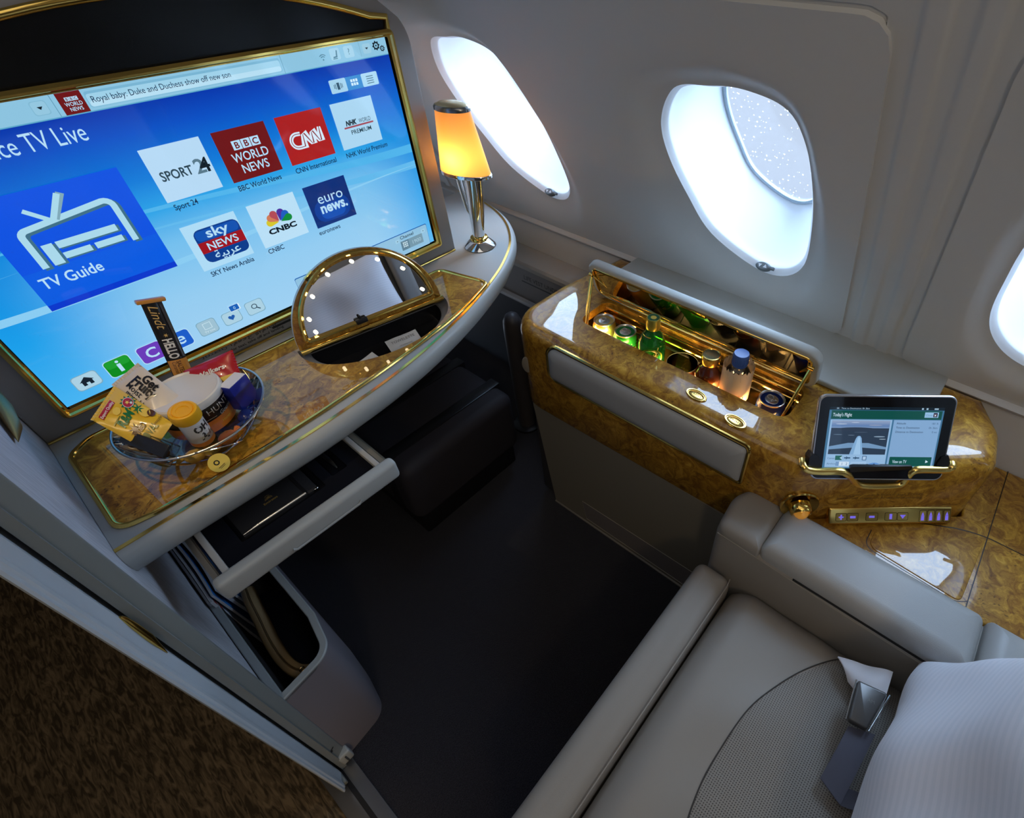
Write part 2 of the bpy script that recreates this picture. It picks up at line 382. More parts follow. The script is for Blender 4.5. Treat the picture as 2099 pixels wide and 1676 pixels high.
def frame(o, u, v):
    """matrix taking local x,y,z to world with origin o, x along u, y along v"""
    u = Vector(u).normalized(); v = Vector(v); v = (v - u * v.dot(u)).normalized(); w = u.cross(v)
    return Matrix(((u.x, v.x, w.x, o[0]), (u.y, v.y, w.y, o[1]), (u.z, v.z, w.z, o[2]), (0, 0, 0, 1)))
def arc(cx, cy, r, a0, a1, n=12): return [(cx + r * math.cos(a0 + (a1 - a0) * k / n), cy + r * math.sin(a0 + (a1 - a0) * k / n)) for k in range(n + 1)]
class Flat:
    """graphics on a flat face: coloured shapes laid in thin layers along local z"""
    def __init__(s, M, step=0.00008): s.M = M; s.mb = MB(); s.mats = []; s.k = 0; s.step = step
    def mi(s, m):
        if m not in s.mats: s.mats.append(m)
        return s.mats.index(m)
    def up(s): s.k += 1; return s.M @ Matrix.Translation((0, 0, s.k * s.step))
    def poly(s, pts, m): T = s.up(); s.mb.add([T @ Vector((p[0], p[1], 0)) for p in pts], [tuple(range(len(pts)))], s.mi(m))
    def rect(s, x0, x1, y0, y1, m, r=0): s.poly(rrect(x0, x1, y0, y1, r, 4) if r else [(x0, y0), (x1, y0), (x1, y1), (x0, y1)], m)
    def circ(s, x, y, r, m, ry=None, n=24): s.poly([(x + r * math.cos(2 * PI * k / n), y + (ry or r) * math.sin(2 * PI * k / n)) for k in range(n)], m)
    def line(s, pts, w, m, closed=False):
        P = [Vector(p) for p in pts]; n = len(P); L = []; R = []
        for i in range(n):
            a = P[i - 1] if (i or closed) else P[i]; b = P[(i + 1) % n] if (i < n - 1 or closed) else P[i]
            t = (b - a).normalized(); q = Vector((-t.y, t.x))
            k = 1.0
            if (i and i < n - 1) or closed:
                e = (P[i] - a).normalized(); k = 1 / max(abs(Vector((-e.y, e.x)).dot(q)), 0.5)
            L.append(P[i] + q * w / 2 * k); R.append(P[i] - q * w / 2 * k)
        T = s.up(); V = [T @ Vector((p.x, p.y, 0)) for p in L + R]
        F = [(i, i + 1, n + i + 1, n + i) for i in range(n - 1)] + ([(n - 1, 0, n, 2 * n - 1)] if closed else [])
        s.mb.add(V, F, s.mi(m))
    def text(s, body, x, y, size, m, align='LEFT', **k):
        s.mb.text(body, s.up() @ Matrix.Translation((x, y, 0)), size, s.mi(m), align, **k)
    def build(s, name, parent): return s.mb.build(name, s.mats, parent, smooth=False, recalc=False)

# ------------------------------------------------------------------ the setting
def wx(z):
    if z < 0.62: return 1.0
    t = min(z, 1.5) - 0.62
    return 1.0 - 0.46 * t - 0.12 * t * t - (0.66 * (z - 1.5) if z > 1.5 else 0)
def wn_(z):
    d = 0.0 if z < 0.62 else 0.46 + 0.24 * (min(z, 1.5) - 0.62)
    return Vector((1, 0, d)).normalized()
def wp(y, z, d=0.0): return Vector((wx(z), y, z)) + wn_(z) * d

m = MB(); m.grid(lambda a, b: (-0.17 + a * 1.3, -1.6 + b * 3.2, 0), 2, 2); struct('floor', m, CARPET)
m = MB(); m.grid(lambda a, b: (-1.7 + a * 1.53, -2.2 + b * 5.2, 0.0), 2, 2); struct('floor_aisle', m, AISLE)
m = MB(); m.grid(lambda a, b: (-1.7 + a * 2.9, -2.2 + b * 5.2, 1.75), 2, 2); struct('ceiling', m, mat('ceiling_paint', (0.55, 0.54, 0.52), 0.7))
DARKW = mat('cabin_partition', (0.22, 0.20, 0.18), 0.6)
m = MB(); m.grid(lambda a, b: (-1.7, -2.2 + a * 5.2, b * 1.75), 2, 2); struct('wall_left', m, DARKW)
m = MB(); m.grid(lambda a, b: (-1.7 + a * 2.9, -2.2, b * 1.75), 2, 2); struct('wall_back', m, DARKW)
m = MB(); m.grid(lambda a, b: (-1.7 + a * 2.9, 3.0, b * 1.75), 2, 2); struct('wall_front', m, DARKW)

OPEN = [(.494, 1.079), (.431, 1.092), (.374, 1.096), (.309, 1.08), (.28, 1.034), (.266, .961), (.263, .879), (.273, .782), (.313, .731), (.379, .726), (.476, .783), (.518, .869), (.541, .95), (.537, 1.018)]
DISH = [(.576, 1.10), (.516, 1.122), (.392, 1.137), (.287, 1.105), (.243, .98), (.222, .860), (.224, .772), (.262, .682), (.316, .652), (.42, .646), (.545, .692), (.60, .81), (.617, .92), (.607, 1.03)]
CW = Vector((0.405, 0.905))
def by_angle(poly, n=96):
    """radius of a closed outline in n directions about its centre"""
    P = [Vector(p) for p in poly]; out = []
    for k in range(n):
        a = 2 * PI * k / n; d = Vector((math.cos(a), math.sin(a))); best = 0
        for i in range(len(P)):
            p, q = P[i], P[(i + 1) % len(P)]; e = q - p; den = d.x * e.y - d.y * e.x
            if abs(den) < 1e-9: continue
            t = (p.x * e.y - p.y * e.x) / den; u = (p.x * d.y - p.y * d.x) / den
            if t > 0 and -1e-6 <= u <= 1 + 1e-6: best = max(best, t)
        out.append(d * best)
    return out
NA = 144
R_OPEN1 = by_angle([Vector(p) - CW for p in catmull(OPEN, 6)], NA)
R_DISH1 = by_angle([Vector(p) - CW for p in catmull(DISH, 6)], NA)
wall = MB(); LIP = 0.016; DEP = 0.155
def smooth(t): return t * t * (3 - 2 * t)
windows = []
OPEN2 = [(.098, 1.066), (.0, 1.090), (-.098, 1.068), (-.132, .98), (-.134, .88), (-.126, .80), (-.085, .738), (.0, .714), (.062, .722), (.104, .756), (.127, .805), (.135, .88), (.134, .98)]
R_OPEN2 = by_angle([Vector((p[0], p[1] - 0.905)) for p in catmull(OPEN2, 6)], NA); R_DISH2 = [p * 1.27 for p in R_OPEN2]
def cell(yc, y0, y1, r0, r1, z0=0.622, z1=1.212):
    """one wall panel with its window opening, between y0 and y1"""
    c = Vector((yc, 0.905)); R_OPEN, R_DISH = (R_OPEN1, R_DISH1) if yc > 0 else (R_OPEN2, R_DISH2)
    rect = rpoly([(y0, z0), (y1, z0), (y1, z1), (y0, z1)], [r0, r1, r1, r0], 6)
    dense = []
    for i in range(len(rect)):
        p, q = rect[i], rect[(i + 1) % len(rect)]
        dense += [p + (q - p) * (k / 6) for k in range(6)]
    rr = by_angle([p - c for p in dense], NA)
    rings = []
    def ring(fn): rings.append([fn(k) for k in range(NA)])
    for s in (1.0, 0.75, 0.5, 0.25, 0.0):          # from rectangle to dish lip
        ring(lambda k: (lambda q: wp(q.x, q.y, 0.0))(c + R_DISH[k] * (1 - s) + rr[k] * s))
    for i in range(1, 8):                           # soft dish, then the opening edge
        s = i / 7
        ring(lambda k: (lambda q: wp(q.x, q.y, LIP * smooth(s)))(c + R_DISH[k] * (1 - s) + R_OPEN[k] * s))
    edge = [wp(*(c + rr[k]), 0.012) for k in range(NA)]
    out = []
    for off, d in ((0.0, 0.020), (0.0055, 0.020), (0.0058, 0.006), (0.016, 0.006)):
        s0, s1 = (off if r0 else 0), (off if r1 else 0); ra = 0 if off > 0.01 else off
        q = rpoly([(y0 - s0, z0 - off), (y1 + s1, z0 - off), (y1 + s1, z1 + off), (y0 - s0, z1 + off)], [(r0 + ra if r0 and off < 0.01 else 0), (r1 + ra if r1 and off < 0.01 else 0)] * 2 if False else [(r0 + ra if r0 and off < 0.01 else 0), (r1 + ra if r1 and off < 0.01 else 0), (r1 + ra if r1 and off < 0.01 else 0), (r0 + ra if r0 and off < 0.01 else 0)], 6)
        dn = []
        for i in range(len(q)):
            a_, b_ = q[i], q[(i + 1) % len(q)]; dn += [a_ + (b_ - a_) * (k / 6) for k in range(6)]
        ro = by_angle([p - c for p in dn], NA); out.append([wp(*(c + ro[k]), d) for k in range(NA)])
    wall.loft(out[::-1] + [edge] + rings)
    # reveal and pane
    rv = MB(); rg = []
    for d, s in ((0.0, 1.0), (0.004, 0.985), (0.010, 0.955), (0.014, 0.95), (0.020, 0.955), (0.04, 0.95), (0.08, 0.91), (0.12, 0.83), (DEP, 0.73)):
        rg.append([wp(*(c + R_OPEN[k] * s), LIP + d) for k in range(NA)])
    rv.loft(rg)
    pane = MB(); pane.add([wp(*(c + R_OPEN[k] * 0.74), LIP + DEP - 0.003) for k in range(NA)], [tuple(range(NA))])
    seal = MB()
    seal.tube([wp(*(c + R_OPEN[k] * 0.735), LIP + DEP - 0.008) for k in range(NA)], 0.004, 8, True)
    return rv, pane, seal
PANELS = [(0.705, 1.372, 0.0, 0.035), (0.178, 0.705, 0.035, 0.0), (-0.495, 0.057, 0.0, 0.035), (-1.142, -0.495, 0.035, 0.0), (-1.80, -1.262, 0.0, 0.035)]
cells = [cell(y, *p) for y, p in zip(WIN_Y, PANELS)]
# pillar strips between panels, with two soft ribs each
def pillar(y0, y1):
    w = y1 - y0
    def d(t):
        k = 0.006
        for a, b in ((0.22, 0.26), (0.55, 0.60)): k -= 0.005 * (smooth(min(max((t - a) / (b - a), 0), 1)))
        for a, b in ((0.38, 0.44), (0.74, 0.78)): k += 0.005 * (smooth(min(max((t - a) / (b - a), 0), 1)))
        return k
    wall.grid(lambda a, b: wp(y0 + w * a, 0.60 + b * 1.15, d(a)), 50, 24)
pillar(0.047, 0.188); pillar(1.362, 1.503); pillar(-1.272, -1.132)
wall.grid(lambda a, b: wp(-2.2 + 5.2 * a, 1.202 + b * 0.55, 0.008), 2, 16)
wall.grid(lambda a, b: wp(1.45 + 1.6 * a, 0.58 + b * 0.65, 0.006), 2, 16)
wall.grid(lambda a, b: wp(-2.2 + 0.45 * a, 0.58 + b * 0.65, 0.006), 2, 16)
# lower sidewall: rounded trim lip at 0.62, then straight down
def low(a, b):
    prof = [(1.008, 0.650), (1.006, 0.632), (0.992, 0.626), (0.988, 0.618), (0.992, 0.611), (1.004, 0.607), (1.004, 0.55), (1.004, 0.20), (1.004, 0.0)]
    i = min(int(b * 8 + 1e-6), 8); p = prof[i]; return (p[0], -2.2 + 5.2 * a, p[1])
wall.grid(low, 2, 8)
wall_o = struct('wall_right', wall, WALL, angle=50)

# frosted outer pane: clear with specks of ice
FROST = bpy.data.materials.new('frosted_pane'); FROST.use_nodes = True
def _frost():
    n = FROST.node_tree.nodes; l = FROST.node_tree.links; n.clear()
    o = n.new('ShaderNodeOutputMaterial'); t = n.new('ShaderNodeBsdfTransparent'); t.inputs[0].default_value = (0.93, 0.96, 1.0, 1)
    g = n.new('ShaderNodeBsdfGlossy'); g.inputs['Roughness'].default_value = 0.05
    wd = n.new('ShaderNodeBsdfTranslucent'); wd.inputs[0].default_value = (0.9, 0.93, 1, 1)
    geo = n.new('ShaderNodeNewGeometry'); v = n.new('ShaderNodeTexVoronoi'); v.inputs['Scale'].default_value = 170; l.new(geo.outputs['Position'], v.inputs['Vector'])
    sc = n.new('ShaderNodeSeparateColor'); l.new(v.outputs['Color'], sc.inputs[0])
    rad = n.new('ShaderNodeMapRange'); rad.inputs['From Min'].default_value = 0.45; rad.inputs['From Max'].default_value = 1.0; rad.inputs['To Min'].default_value = 0.0; rad.inputs['To Max'].default_value = 0.26
    l.new(sc.outputs[0], rad.inputs['Value'])
    lt = n.new('ShaderNodeMath'); lt.operation = 'LESS_THAN'; l.new(v.outputs['Distance'], lt.inputs[0]); l.new(rad.outputs[0], lt.inputs[1])
    m1 = n.new('ShaderNodeMixShader'); m1.inputs[0].default_value = 0.06; l.new(t.outputs[0], m1.inputs[1]); l.new(g.outputs[0], m1.inputs[2])
    m2 = n.new('ShaderNodeMixShader'); l.new(lt.outputs[0], m2.inputs[0]); l.new(m1.outputs[0], m2.inputs[1]); l.new(wd.outputs[0], m2.inputs[2])
    l.new(m2.outputs[0], o.inputs[0])
_frost()
SEAL = mat('window_seal_grey', (0.35, 0.42, 0.48), 0.4)
BADGE = mat('shade_button_grey', (0.16, 0.18, 0.19), 0.35)
for i, (rv, pane, seal) in enumerate(cells):
    w = rv.build('window_%d' % (i + 1), REVEAL, None, angle=50); w['kind'] = 'structure'
    pane.build('window_pane', FROST, w, smooth=False); seal.build('window_seal', SEAL, w)
    yc = WIN_Y[i]                                   # oval shade button on the lower lip of the opening
    q = wp(yc - 0.047, 0.742, LIP - 0.003)
    M = frame(q, (0, -1, 0.06), (0.62, 0, 0.72))
    b = MB(); b.lathe([(0.0, 0.006), (0.011, 0.006), (0.0135, 0.004), (0.0145, 0.0), (0.0145, -0.006)], 28, M=M, sx=1.15, sy=0.62)
    bo = b.build('shade_button', BADGE, w)
    fl = Flat(M @ Matrix.Translation((0, 0, 0.0062)))
    W1 = mat('button_mark_white', (0.75, 0.78, 0.8), 0.4)
    for sx, dn in ((-1, 1), (1, -1)):
        cx = sx * 0.0058
        fl.poly([(cx - 0.0042, 0.003 * dn), (cx + 0.0042, 0.003 * dn), (cx, -0.0042 * dn)][::dn], W1)
    fl.build('arrow_mark', bo)
    t = MB(); t.box(-0.004, 0.004, -0.003, 0.003, -0.004, 0.005, 0.001, 2, 0, M @ Matrix.Translation((0.020, 0.0, 0))); t.build('shade_latch', BADGE, w)

# beige ledge along the wall ahead of the minibar console
m = MB(); prof = [(1.003, 0.522), (0.945, 0.522), (0.930, 0.518), (0.925, 0.510), (0.927, 0.497), (0.936, 0.490), (1.003, 0.490)]
m.loft([[(x, 0.60, z) for x, z in prof], [(x, 2.9, z) for x, z in prof]], 0, True, True, True)
struct('trim_1', m, mat('beige_ledge', (0.40, 0.37, 0.33), 0.55))
m = MB(); m.box(0.94, 1.003, 0.60, 2.9, 0.378, 0.49)
o = struct('trim_2', m, mat('sidewall_kick_panel', (0.25, 0.235, 0.235), 0.6))
tx = MB()
Mt = frame((0.9395, 1.085, 0.452), (0, -1, 0), (0, 0, 1))
TXT = mat('dark_print', (0.02, 0.02, 0.022), 0.5)
tx.text('LIFE VEST UNDER SEAT', Mt, 0.020, 0, bold=0.01, fit=0.20)
tx.add([Mt @ Vector(p) for p in ((-0.01, -0.012, 0), (0.215, -0.012, 0), (0.215, -0.0075, 0), (-0.01, -0.0075, 0))], [(0, 1, 2, 3)])
tx.build('notice_text', TXT, o, smooth=False, recalc=False)
m = MB(); m.box(0.925, 1.003, 0.60, 2.9, 0.366, 0.378, 0.002, 2); struct('trim_3', m, mat('pale_kick_strip', (0.62, 0.64, 0.68), 0.4))
m = MB(); m.box(0.965, 1.003, 0.60, 2.9, 0.0, 0.366); struct('trim_4', m, mat('dark_kick_board', (0.03, 0.03, 0.035), 0.7))

# metal door sill on the floor
m = MB(); m.box(-0.172, -0.110, -0.6, 0.66, 0.0, 0.004, 0.0015, 2, 0)
m.box(-0.143, -0.134, -0.6, 0.66, 0.0035, 0.0048, 0, 1, 1)
struct('trim_5', m, [mat('sill_steel', (0.36, 0.36, 0.37), 0.33, 0.9), BLACK])

# suite partition at the aisle: slab, woven inner face, bezel
t = thing('suite_partition', (-0.125, 0.8, 0), 'grey suite partition with pale woven inner face at left edge of desk', 'partition')
m = MB(); m.box(-0.134, -0.124, 0.586, 2.9, 0.005, 1.60); m.build('core_panel', BEZEL, t)
m = MB(); m.box(-0.1245, -0.1195, 0.603, 1.9, 0.01, 1.60, 0.002, 2); m.build('fabric_face', FABRIC, t)
m = MB(); pl = rpoly([(-0.1335, 0.5855), (-0.1080, 0.5990), (-0.1080, 0.6040), (-0.1335, 0.6040)], [0.002, 0.003, 0.001, 0.001], 3)
slab(m, pl, 0.004, 1.60); m.build('edge_bezel', BEZEL, t)
# small door catch block and slot at floor level
m = MB(); m.box(-0.128, -0.103, 0.585, 0.603, 0.012, 0.050, 0.004, 3, 0, None); m.box(-0.1165, -0.1135, 0.5835, 0.5855, 0.018, 0.042, 0, 1, 1); m.build('door_catch', [mat('catch_grey', (0.40, 0.42, 0.41), 0.4), BLACK], t)
fl = Flat(frame((-0.1215, 0.5915, 0.085), (0.9, 0.44, 0), (0, 0, 1)))
fl.rect(-0.006, 0.001, 0.0, 0.006, TXT); fl.rect(-0.002, 0.006, 0.006, 0.010, TXT); fl.build('inspection_mark', t)
# brass hook on the woven face
hk = thing('brass_hook', (-0.12, 0.9, 0.8), 'pointed brass hook on the pale woven panel beside the television', 'hook')
hm = MB(); pts = [(-0.118, 1.02, 0.86), (-0.112, 0.97, 0.835), (-0.111, 0.92, 0.822), (-0.112, 0.88, 0.815), (-0.116, 0.835, 0.813)]
hm.tube(pts, [0.004, 0.019, 0.023, 0.017, 0.001], 16, flat=0.35, upv=(1, 0, 0)); hm.build('hook_blade', mat('aged_brass', (0.35, 0.20, 0.06), 0.38, 0.9), hk)
hm = MB(); hm.lathe([(0.012, 0), (0.012, 0.004), (0.0, 0.005)], 20, M=frame((-0.1195, 0.99, 0.845), (0, 1, 0), (0, 0, 1))); hm.build('hook_plate', GOLD2, hk)

# sliding suite door parked beside the partition
t = thing('sliding_door', (-0.145, 0.7, 0), 'pale grey sliding suite door edge with brass latch beside dark gap', 'door')
m = MB(); prof = [(-0.1375, 0.5835), (-0.1372, 0.5765), (-0.1405, 0.5690), (-0.1432, 0.5640), (-0.1438, 0.5590), (-0.1428, 0.5545), (-0.1440, 0.5500), (-0.1462, 0.5480), (-0.1475, 0.5440), (-0.1500, 0.5425), (-0.1520, 0.545), (-0.154, 0.56), (-0.154, 1.9), (-0.1395, 1.9), (-0.1395, 0.5850)]
slab(m, [Vector(p) for p in reversed(prof)], 0.02, 1.55); m.build('door_edge', DOORP, t, angle=25)
lm_ = MB(); lm_.tube([(-0.1365, 0.5795, 0.722), (-0.1360, 0.5790, 0.716), (-0.1358, 0.5780, 0.70), (-0.1360, 0.5768, 0.672), (-0.1366, 0.5758, 0.655), (-0.1373, 0.5750, 0.632)], [0.0018, 0.0032, 0.0042, 0.0045, 0.0030, 0.0005], 12); lm_.build('brass_latch', GOLD, t)
m = MB(); m.box(-0.1445, -0.1375, 0.556, 0.584, 0.007, 0.022, 0.002, 2); m.build('door_shoe', BEZEL, t)

# ------------------------------------------------------------------ television wall
t = thing('television_surround', (0.27, 1.02, 0.687), 'grey television surround with black glass panel above the big screen', 'surround')
ol = [(-0.119, 0.688), (0.672, 0.688)] + arc(0.592, 1.10, 0.080, 0, 0.62, 8) + [(0.60, 1.195), (0.5, 1.232), (0.385, 1.25), (0.27, 1.256), (0.15, 1.252), (0.02, 1.235), (-0.121, 1.20)]
m = MB(); M = Matrix(((1, 0, 0, 0), (0, 0, 1, 0), (0, 1, 0, 0), (0, 0, 0, 1)))     # x->X, y->Z, z->Y
rings = []
for d, y in ((0.004, 1.0065), (0.001, 1.0085), (0, 1.012), (0, 1.27)): rings.append([Vector((p[0], y, p[1])) for p in inset(ol, d)])
m.loft(rings, 0, True, True, True); m.build('shell', SHELLP, t)
def archz(x): return 1.211 - 0.55 * (x - 0.272) ** 2
top = [(-0.078, 1.131), (0.623, 1.131), (0.626, 1.150)] + [(x, archz(x)) for x in [0.60 - 0.65 * k / 24 for k in range(25)]] + [(-0.082, 1.150)]
gl = MB(); gl.add([(x, 1.0045, z) for x, z in top], [tuple(range(len(top)))]); gl.build('black_panel', mat('black_glass', (0.006, 0.007, 0.008), 0.22, spec=0.35), t)
fr = MB(); path = [(-0.082, 1.131)] + [(-0.085, 1.150)] + [(x, archz(x) + 0.002) for x in [-0.052 + 0.65 * k / 24 for k in range(25)]] + [(0.629, 1.150), (0.627, 1.131)]
fr.tube([(x, 1.003, z) for x, z in path], 0.0055, 10, False, 0, True, 0.8, (0, 1, 0)); fr.build('gilt_arch', GOLD, t)
nt = MB(); Mn = frame((0.105, 1.0062, 0.697), (1, 0, 0), (0, 0, 1))
nt.text('compartments for taxi, take off and landing', Mn, 0.0075, 0, bold=0.012, fit=0.150)
nt.text('\ufe91\ufe8e\ufee7\ufe98\ufec8\ufe8e\ufead \ufe8d\ufef9\ufed7\ufefc\ufec9 \ufeed\ufe8d\ufef9\ufee7\ufe8e\ufead\ufe93', Mn @ Matrix.Translation((0.008, 0.010, 0)), 0.0085, 0, fit=0.135)
nt.box(0.236, 0.272, 1.0045, 1.0064, 0.703, 0.707, 0.001, 2); nt.build('stowage_notice', TXT, t, smooth=False, recalc=False)
gs = MB(); gs.tube([(-0.118, 1.004, 0.6895), (0.668, 1.004, 0.6895)], 0.0022, 8); gs.build('gilt_foot_line', GOLD, t)

tv = thing('television', (0.27, 1.0, 0.72), 'large lit television screen with blue menu of channel tiles', 'television')
fr = MB()
for (w, y0, r) in ((0.0, 0, 0),):
    out = rrect(-0.0815, 0.6330, 0.7165, 1.1335, 0.010, 5); inn = rrect(-0.0705, 0.6185, 0.7315, 1.1228, 0.003, 5)
    R0 = [Vector((p[0], 1.007, p[1])) for p in out]; R1 = [Vector((p[0], 0.996, p[1])) for p in out]
    R2 = [Vector((p[0], 0.9915, p[1])) for p in inset(out, 0.004)]; R3 = [Vector((p[0], 0.9915, p[1])) for p in inset(out, 0.007)]
    R4 = [Vector((p[0], 0.9955, p[1])) for p in inset(out, 0.0092)]
    R5 = [Vector((p[0], 0.9955, p[1])) for p in inn]; R6 = [Vector((p[0], 1.0055, p[1])) for p in inn]
    fr.loft([R0, R1, R2, R3, R4, R5, R6])
fr.build('gilt_bezel', GOLD, tv, angle=30)
WPM = mat('display_wallpaper', (0.004, 0.004, 0.005), 0.06, spec=0.5, emit=(0, 0, 0))
def _wp():
    n, l, b = nodes_of(WPM); g = n.new('ShaderNodeNewGeometry'); s = n.new('ShaderNodeSeparateXYZ'); l.new(g.outputs['Position'], s.inputs[0])
    r = n.new('ShaderNodeMapRange'); r.inputs['From Min'].default_value = 0.733; r.inputs['From Max'].default_value = 1.10; l.new(s.outputs['Z'], r.inputs['Value'])
    c = n.new('ShaderNodeValToRGB'); e = c.color_ramp.elements
    e[0].position = 0.0; e[0].color = srgb('#9fd0f2'); e[1].position = 1.0; e[1].color = srgb('#0232a8')
    for p, h in ((0.25, '#93cbf0'), (0.48, '#74bfee'), (0.62, '#2aa2e6'), (0.74, '#0a7ad8'), (0.90, '#0450c4')): q = e.new(p); q.color = srgb(h)
    l.new(r.outputs[0], c.inputs[0])
    c2 = n.new('ShaderNodeValToRGB'); e = c2.color_ramp.elements
    e[0].position = 0.0; e[0].color = srgb('#46b4f2'); e[1].position = 1.0; e[1].color = srgb('#0330a6')
    for p, h in ((0.3, '#1b9fea'), (0.6, '#0a86dc'), (0.85, '#0558c8')): q = e.new(p); q.color = srgb(h)
    l.new(r.outputs[0], c2.inputs[0])
    # light sweeping up from the lower middle; deeper blue at both sides
    a = n.new('ShaderNodeMath'); a.operation = 'ADD'; a.inputs[1].default_value = -0.30; l.new(s.outputs['X'], a.inputs[0])
    ab = n.new('ShaderNodeMath'); ab.operation = 'ABSOLUTE'; l.new(a.outputs[0], ab.inputs[0])
    mr = n.new('ShaderNodeMapRange'); mr.interpolation_type = 'SMOOTHSTEP'; mr.inputs['From Min'].default_value = 0.17; mr.inputs['From Max'].default_value = 0.36; l.new(ab.outputs[0], mr.inputs['Value'])
    mx = n.new('ShaderNodeMix'); mx.data_type = 'RGBA'; l.new(mr.outputs[0], mx.inputs[0]); l.new(c.outputs[0], mx.inputs[6]); l.new(c2.outputs[0], mx.inputs[7])
    l.new(mx.outputs[2], b.inputs['Emission Color']); b.inputs['Emission Strength'].default_value = 1.0
_wp()
S = Flat(frame((0, 1.0, 0), (1, 0, 0), (0, 0, 1)), 0.00002)
S.rect(-0.0715, 0.6195, 0.7305, 1.1240, mat('display_black', (0.003, 0.003, 0.004), 0.06))
S.rect(-0.0695, 0.6155, 0.7340, 1.1235, WPM)
Wt, Ink, Pale, Grey = scr('#b4dcf5'), scr('#0c2a4e'), scr('#a8d6f0'), scr('#7fb2cf')
# soft waves in the wallpaper
def wave(z0, z1, amp, h):
    n = 30; a = [(-0.0695 + 0.685 * k / n, z0 + amp * math.sin(k / n * 4.2 + 0.6)) for k in range(n + 1)]; b = [(-0.0695 + 0.685 * k / n, z1 + amp * 1.5 * math.sin(k / n * 3.6 + 0.9)) for k in range(n + 1)]
    T = S.up(); S.mb.add([T @ Vector((p[0], p[1], 0)) for p in a + b], [(i, i + 1, n + 2 + i, n + 1 + i) for i in range(n)], S.mi(h))
wave(0.955, 0.945, 0.012, scr('#4fb3ea')); wave(0.925, 0.917, 0.014, scr('#62b9ec')); wave(0.893, 0.888, -0.010, scr('#8accf2'))
# top bar
S.rect(-0.0695, 0.6155, 1.0958, 1.1235, scr('#8cc3df')); S.rect(-0.0695, 0.6155, 1.0958, 1.0972, scr('#5aa6c8'))
S.line([(0.134, 1.0972), (0.134, 1.1225)], 0.0007, scr('#5c95b2')); S.line([(0.4265, 1.0972), (0.4265, 1.1225)], 0.0007, scr('#5c95b2')); S.line([(0.563, 1.1), (0.563, 1.1225)], 0.0007, scr('#76aac4'))
S.rect(0.111, 0.1275, 1.1020, 1.1180, scr('#7fb7d2'), 0.003); S.rect(0.1118, 0.1267, 1.1028, 1.1172, scr('#93c6df'), 0.003); S.poly([(0.1165, 1.1115), (0.1194, 1.1080), (0.1223, 1.1115)][::-1], scr('#10202c'))
RED = scr('#6c1417')
def bbc(x, y, s, big):
    S.rect(x, x + s, y, y + s * 0.9425, RED)
    w = s * 0.165; y1 = y + s * 0.56
    for i, ch in enumerate('BBC'):
        bx = x + s * 0.27 + i * s * 0.178
        S.rect(bx, bx + w, y1, y1 + w * 1.02, Wt); S.text(ch, bx + w / 2, y1 + w * 0.17, w * 0.98, RED, 'CENTER', bold=0.02)
    S.text('WORLD', x + s * 0.525, y + s * 0.345, s * 0.235, Wt, 'CENTER', bold=0.012, fit=s * 0.70)
    S.text('NEWS', x + s * 0.525, y + s * 0.125, s * 0.235, Wt, 'CENTER', bold=0.012, fit=s * 0.52)
bbc(0.1395, 1.0972, 0.0262, False)
S.rect(0.168, 0.4235, 1.1003, 1.1190, scr('#79b4d2'), 0.003); S.rect(0.1688, 0.4227, 1.1009, 1.1160, scr('#9ed0e8'), 0.003); S.rect(0.1695, 0.422, 1.1014, 1.1080, scr('#b6def2'), 0.003)
S.text('Royal baby: Duke and Duchess show off new son', 0.172, 1.1058, 0.0105, Ink, fit=0.174)
for r, a in ((0.0018, 0), (0.0045, 1), (0.0072, 1)):
    if not a: S.circ(0.494, 1.1055, 0.0012, scr('#4d7f98'))
    else: S.line([(0.494 + r * math.cos(q), 1.1055 + r * math.sin(q)) for q in [PI * (0.25 + 0.5 * k / 8) for k in range(9)]], 0.0013, scr('#4d7f98'))
for x in (0.516, 0.5415): S.rect(x - 0.009, x + 0.009, 1.1020, 1.1190, scr('#a3d0e6'), 0.003)
S.line([(0.512, 1.106), (0.518, 1.1065), (0.520, 1.1155)], 0.002, scr('#4d7f98')); S.line([(0.511, 1.104), (0.519, 1.104)], 0.0012, scr('#4d7f98'))
S.text('?', 0.5415, 1.1065, 0.0125, scr('#4d7f98'), 'CENTER')
S.rect(0.568, 0.5835, 1.1030, 1.1175, scr('#9ccbe2'), 0.003); S.poly([(0.5728, 1.1118), (0.5757, 1.1088), (0.5786, 1.1118)][::-1], scr('#142430'))
def gear(cx, cy, r, m):
    p = []
    for k in range(32): q = 2 * PI * k / 32; rr = r if (k // 2) % 2 == 0 else r * 0.78; p.append((cx + rr * math.cos(q), cy + rr * math.sin(q)))
    S.poly(p, m); S.circ(cx, cy, r * 0.48, scr('#8cc3df')); S.circ(cx, cy, r * 0.2, m)
gear(0.5945, 1.1120, 0.0072, scr('#182530')); gear(0.6055, 1.1065, 0.0048, scr('#182530'))
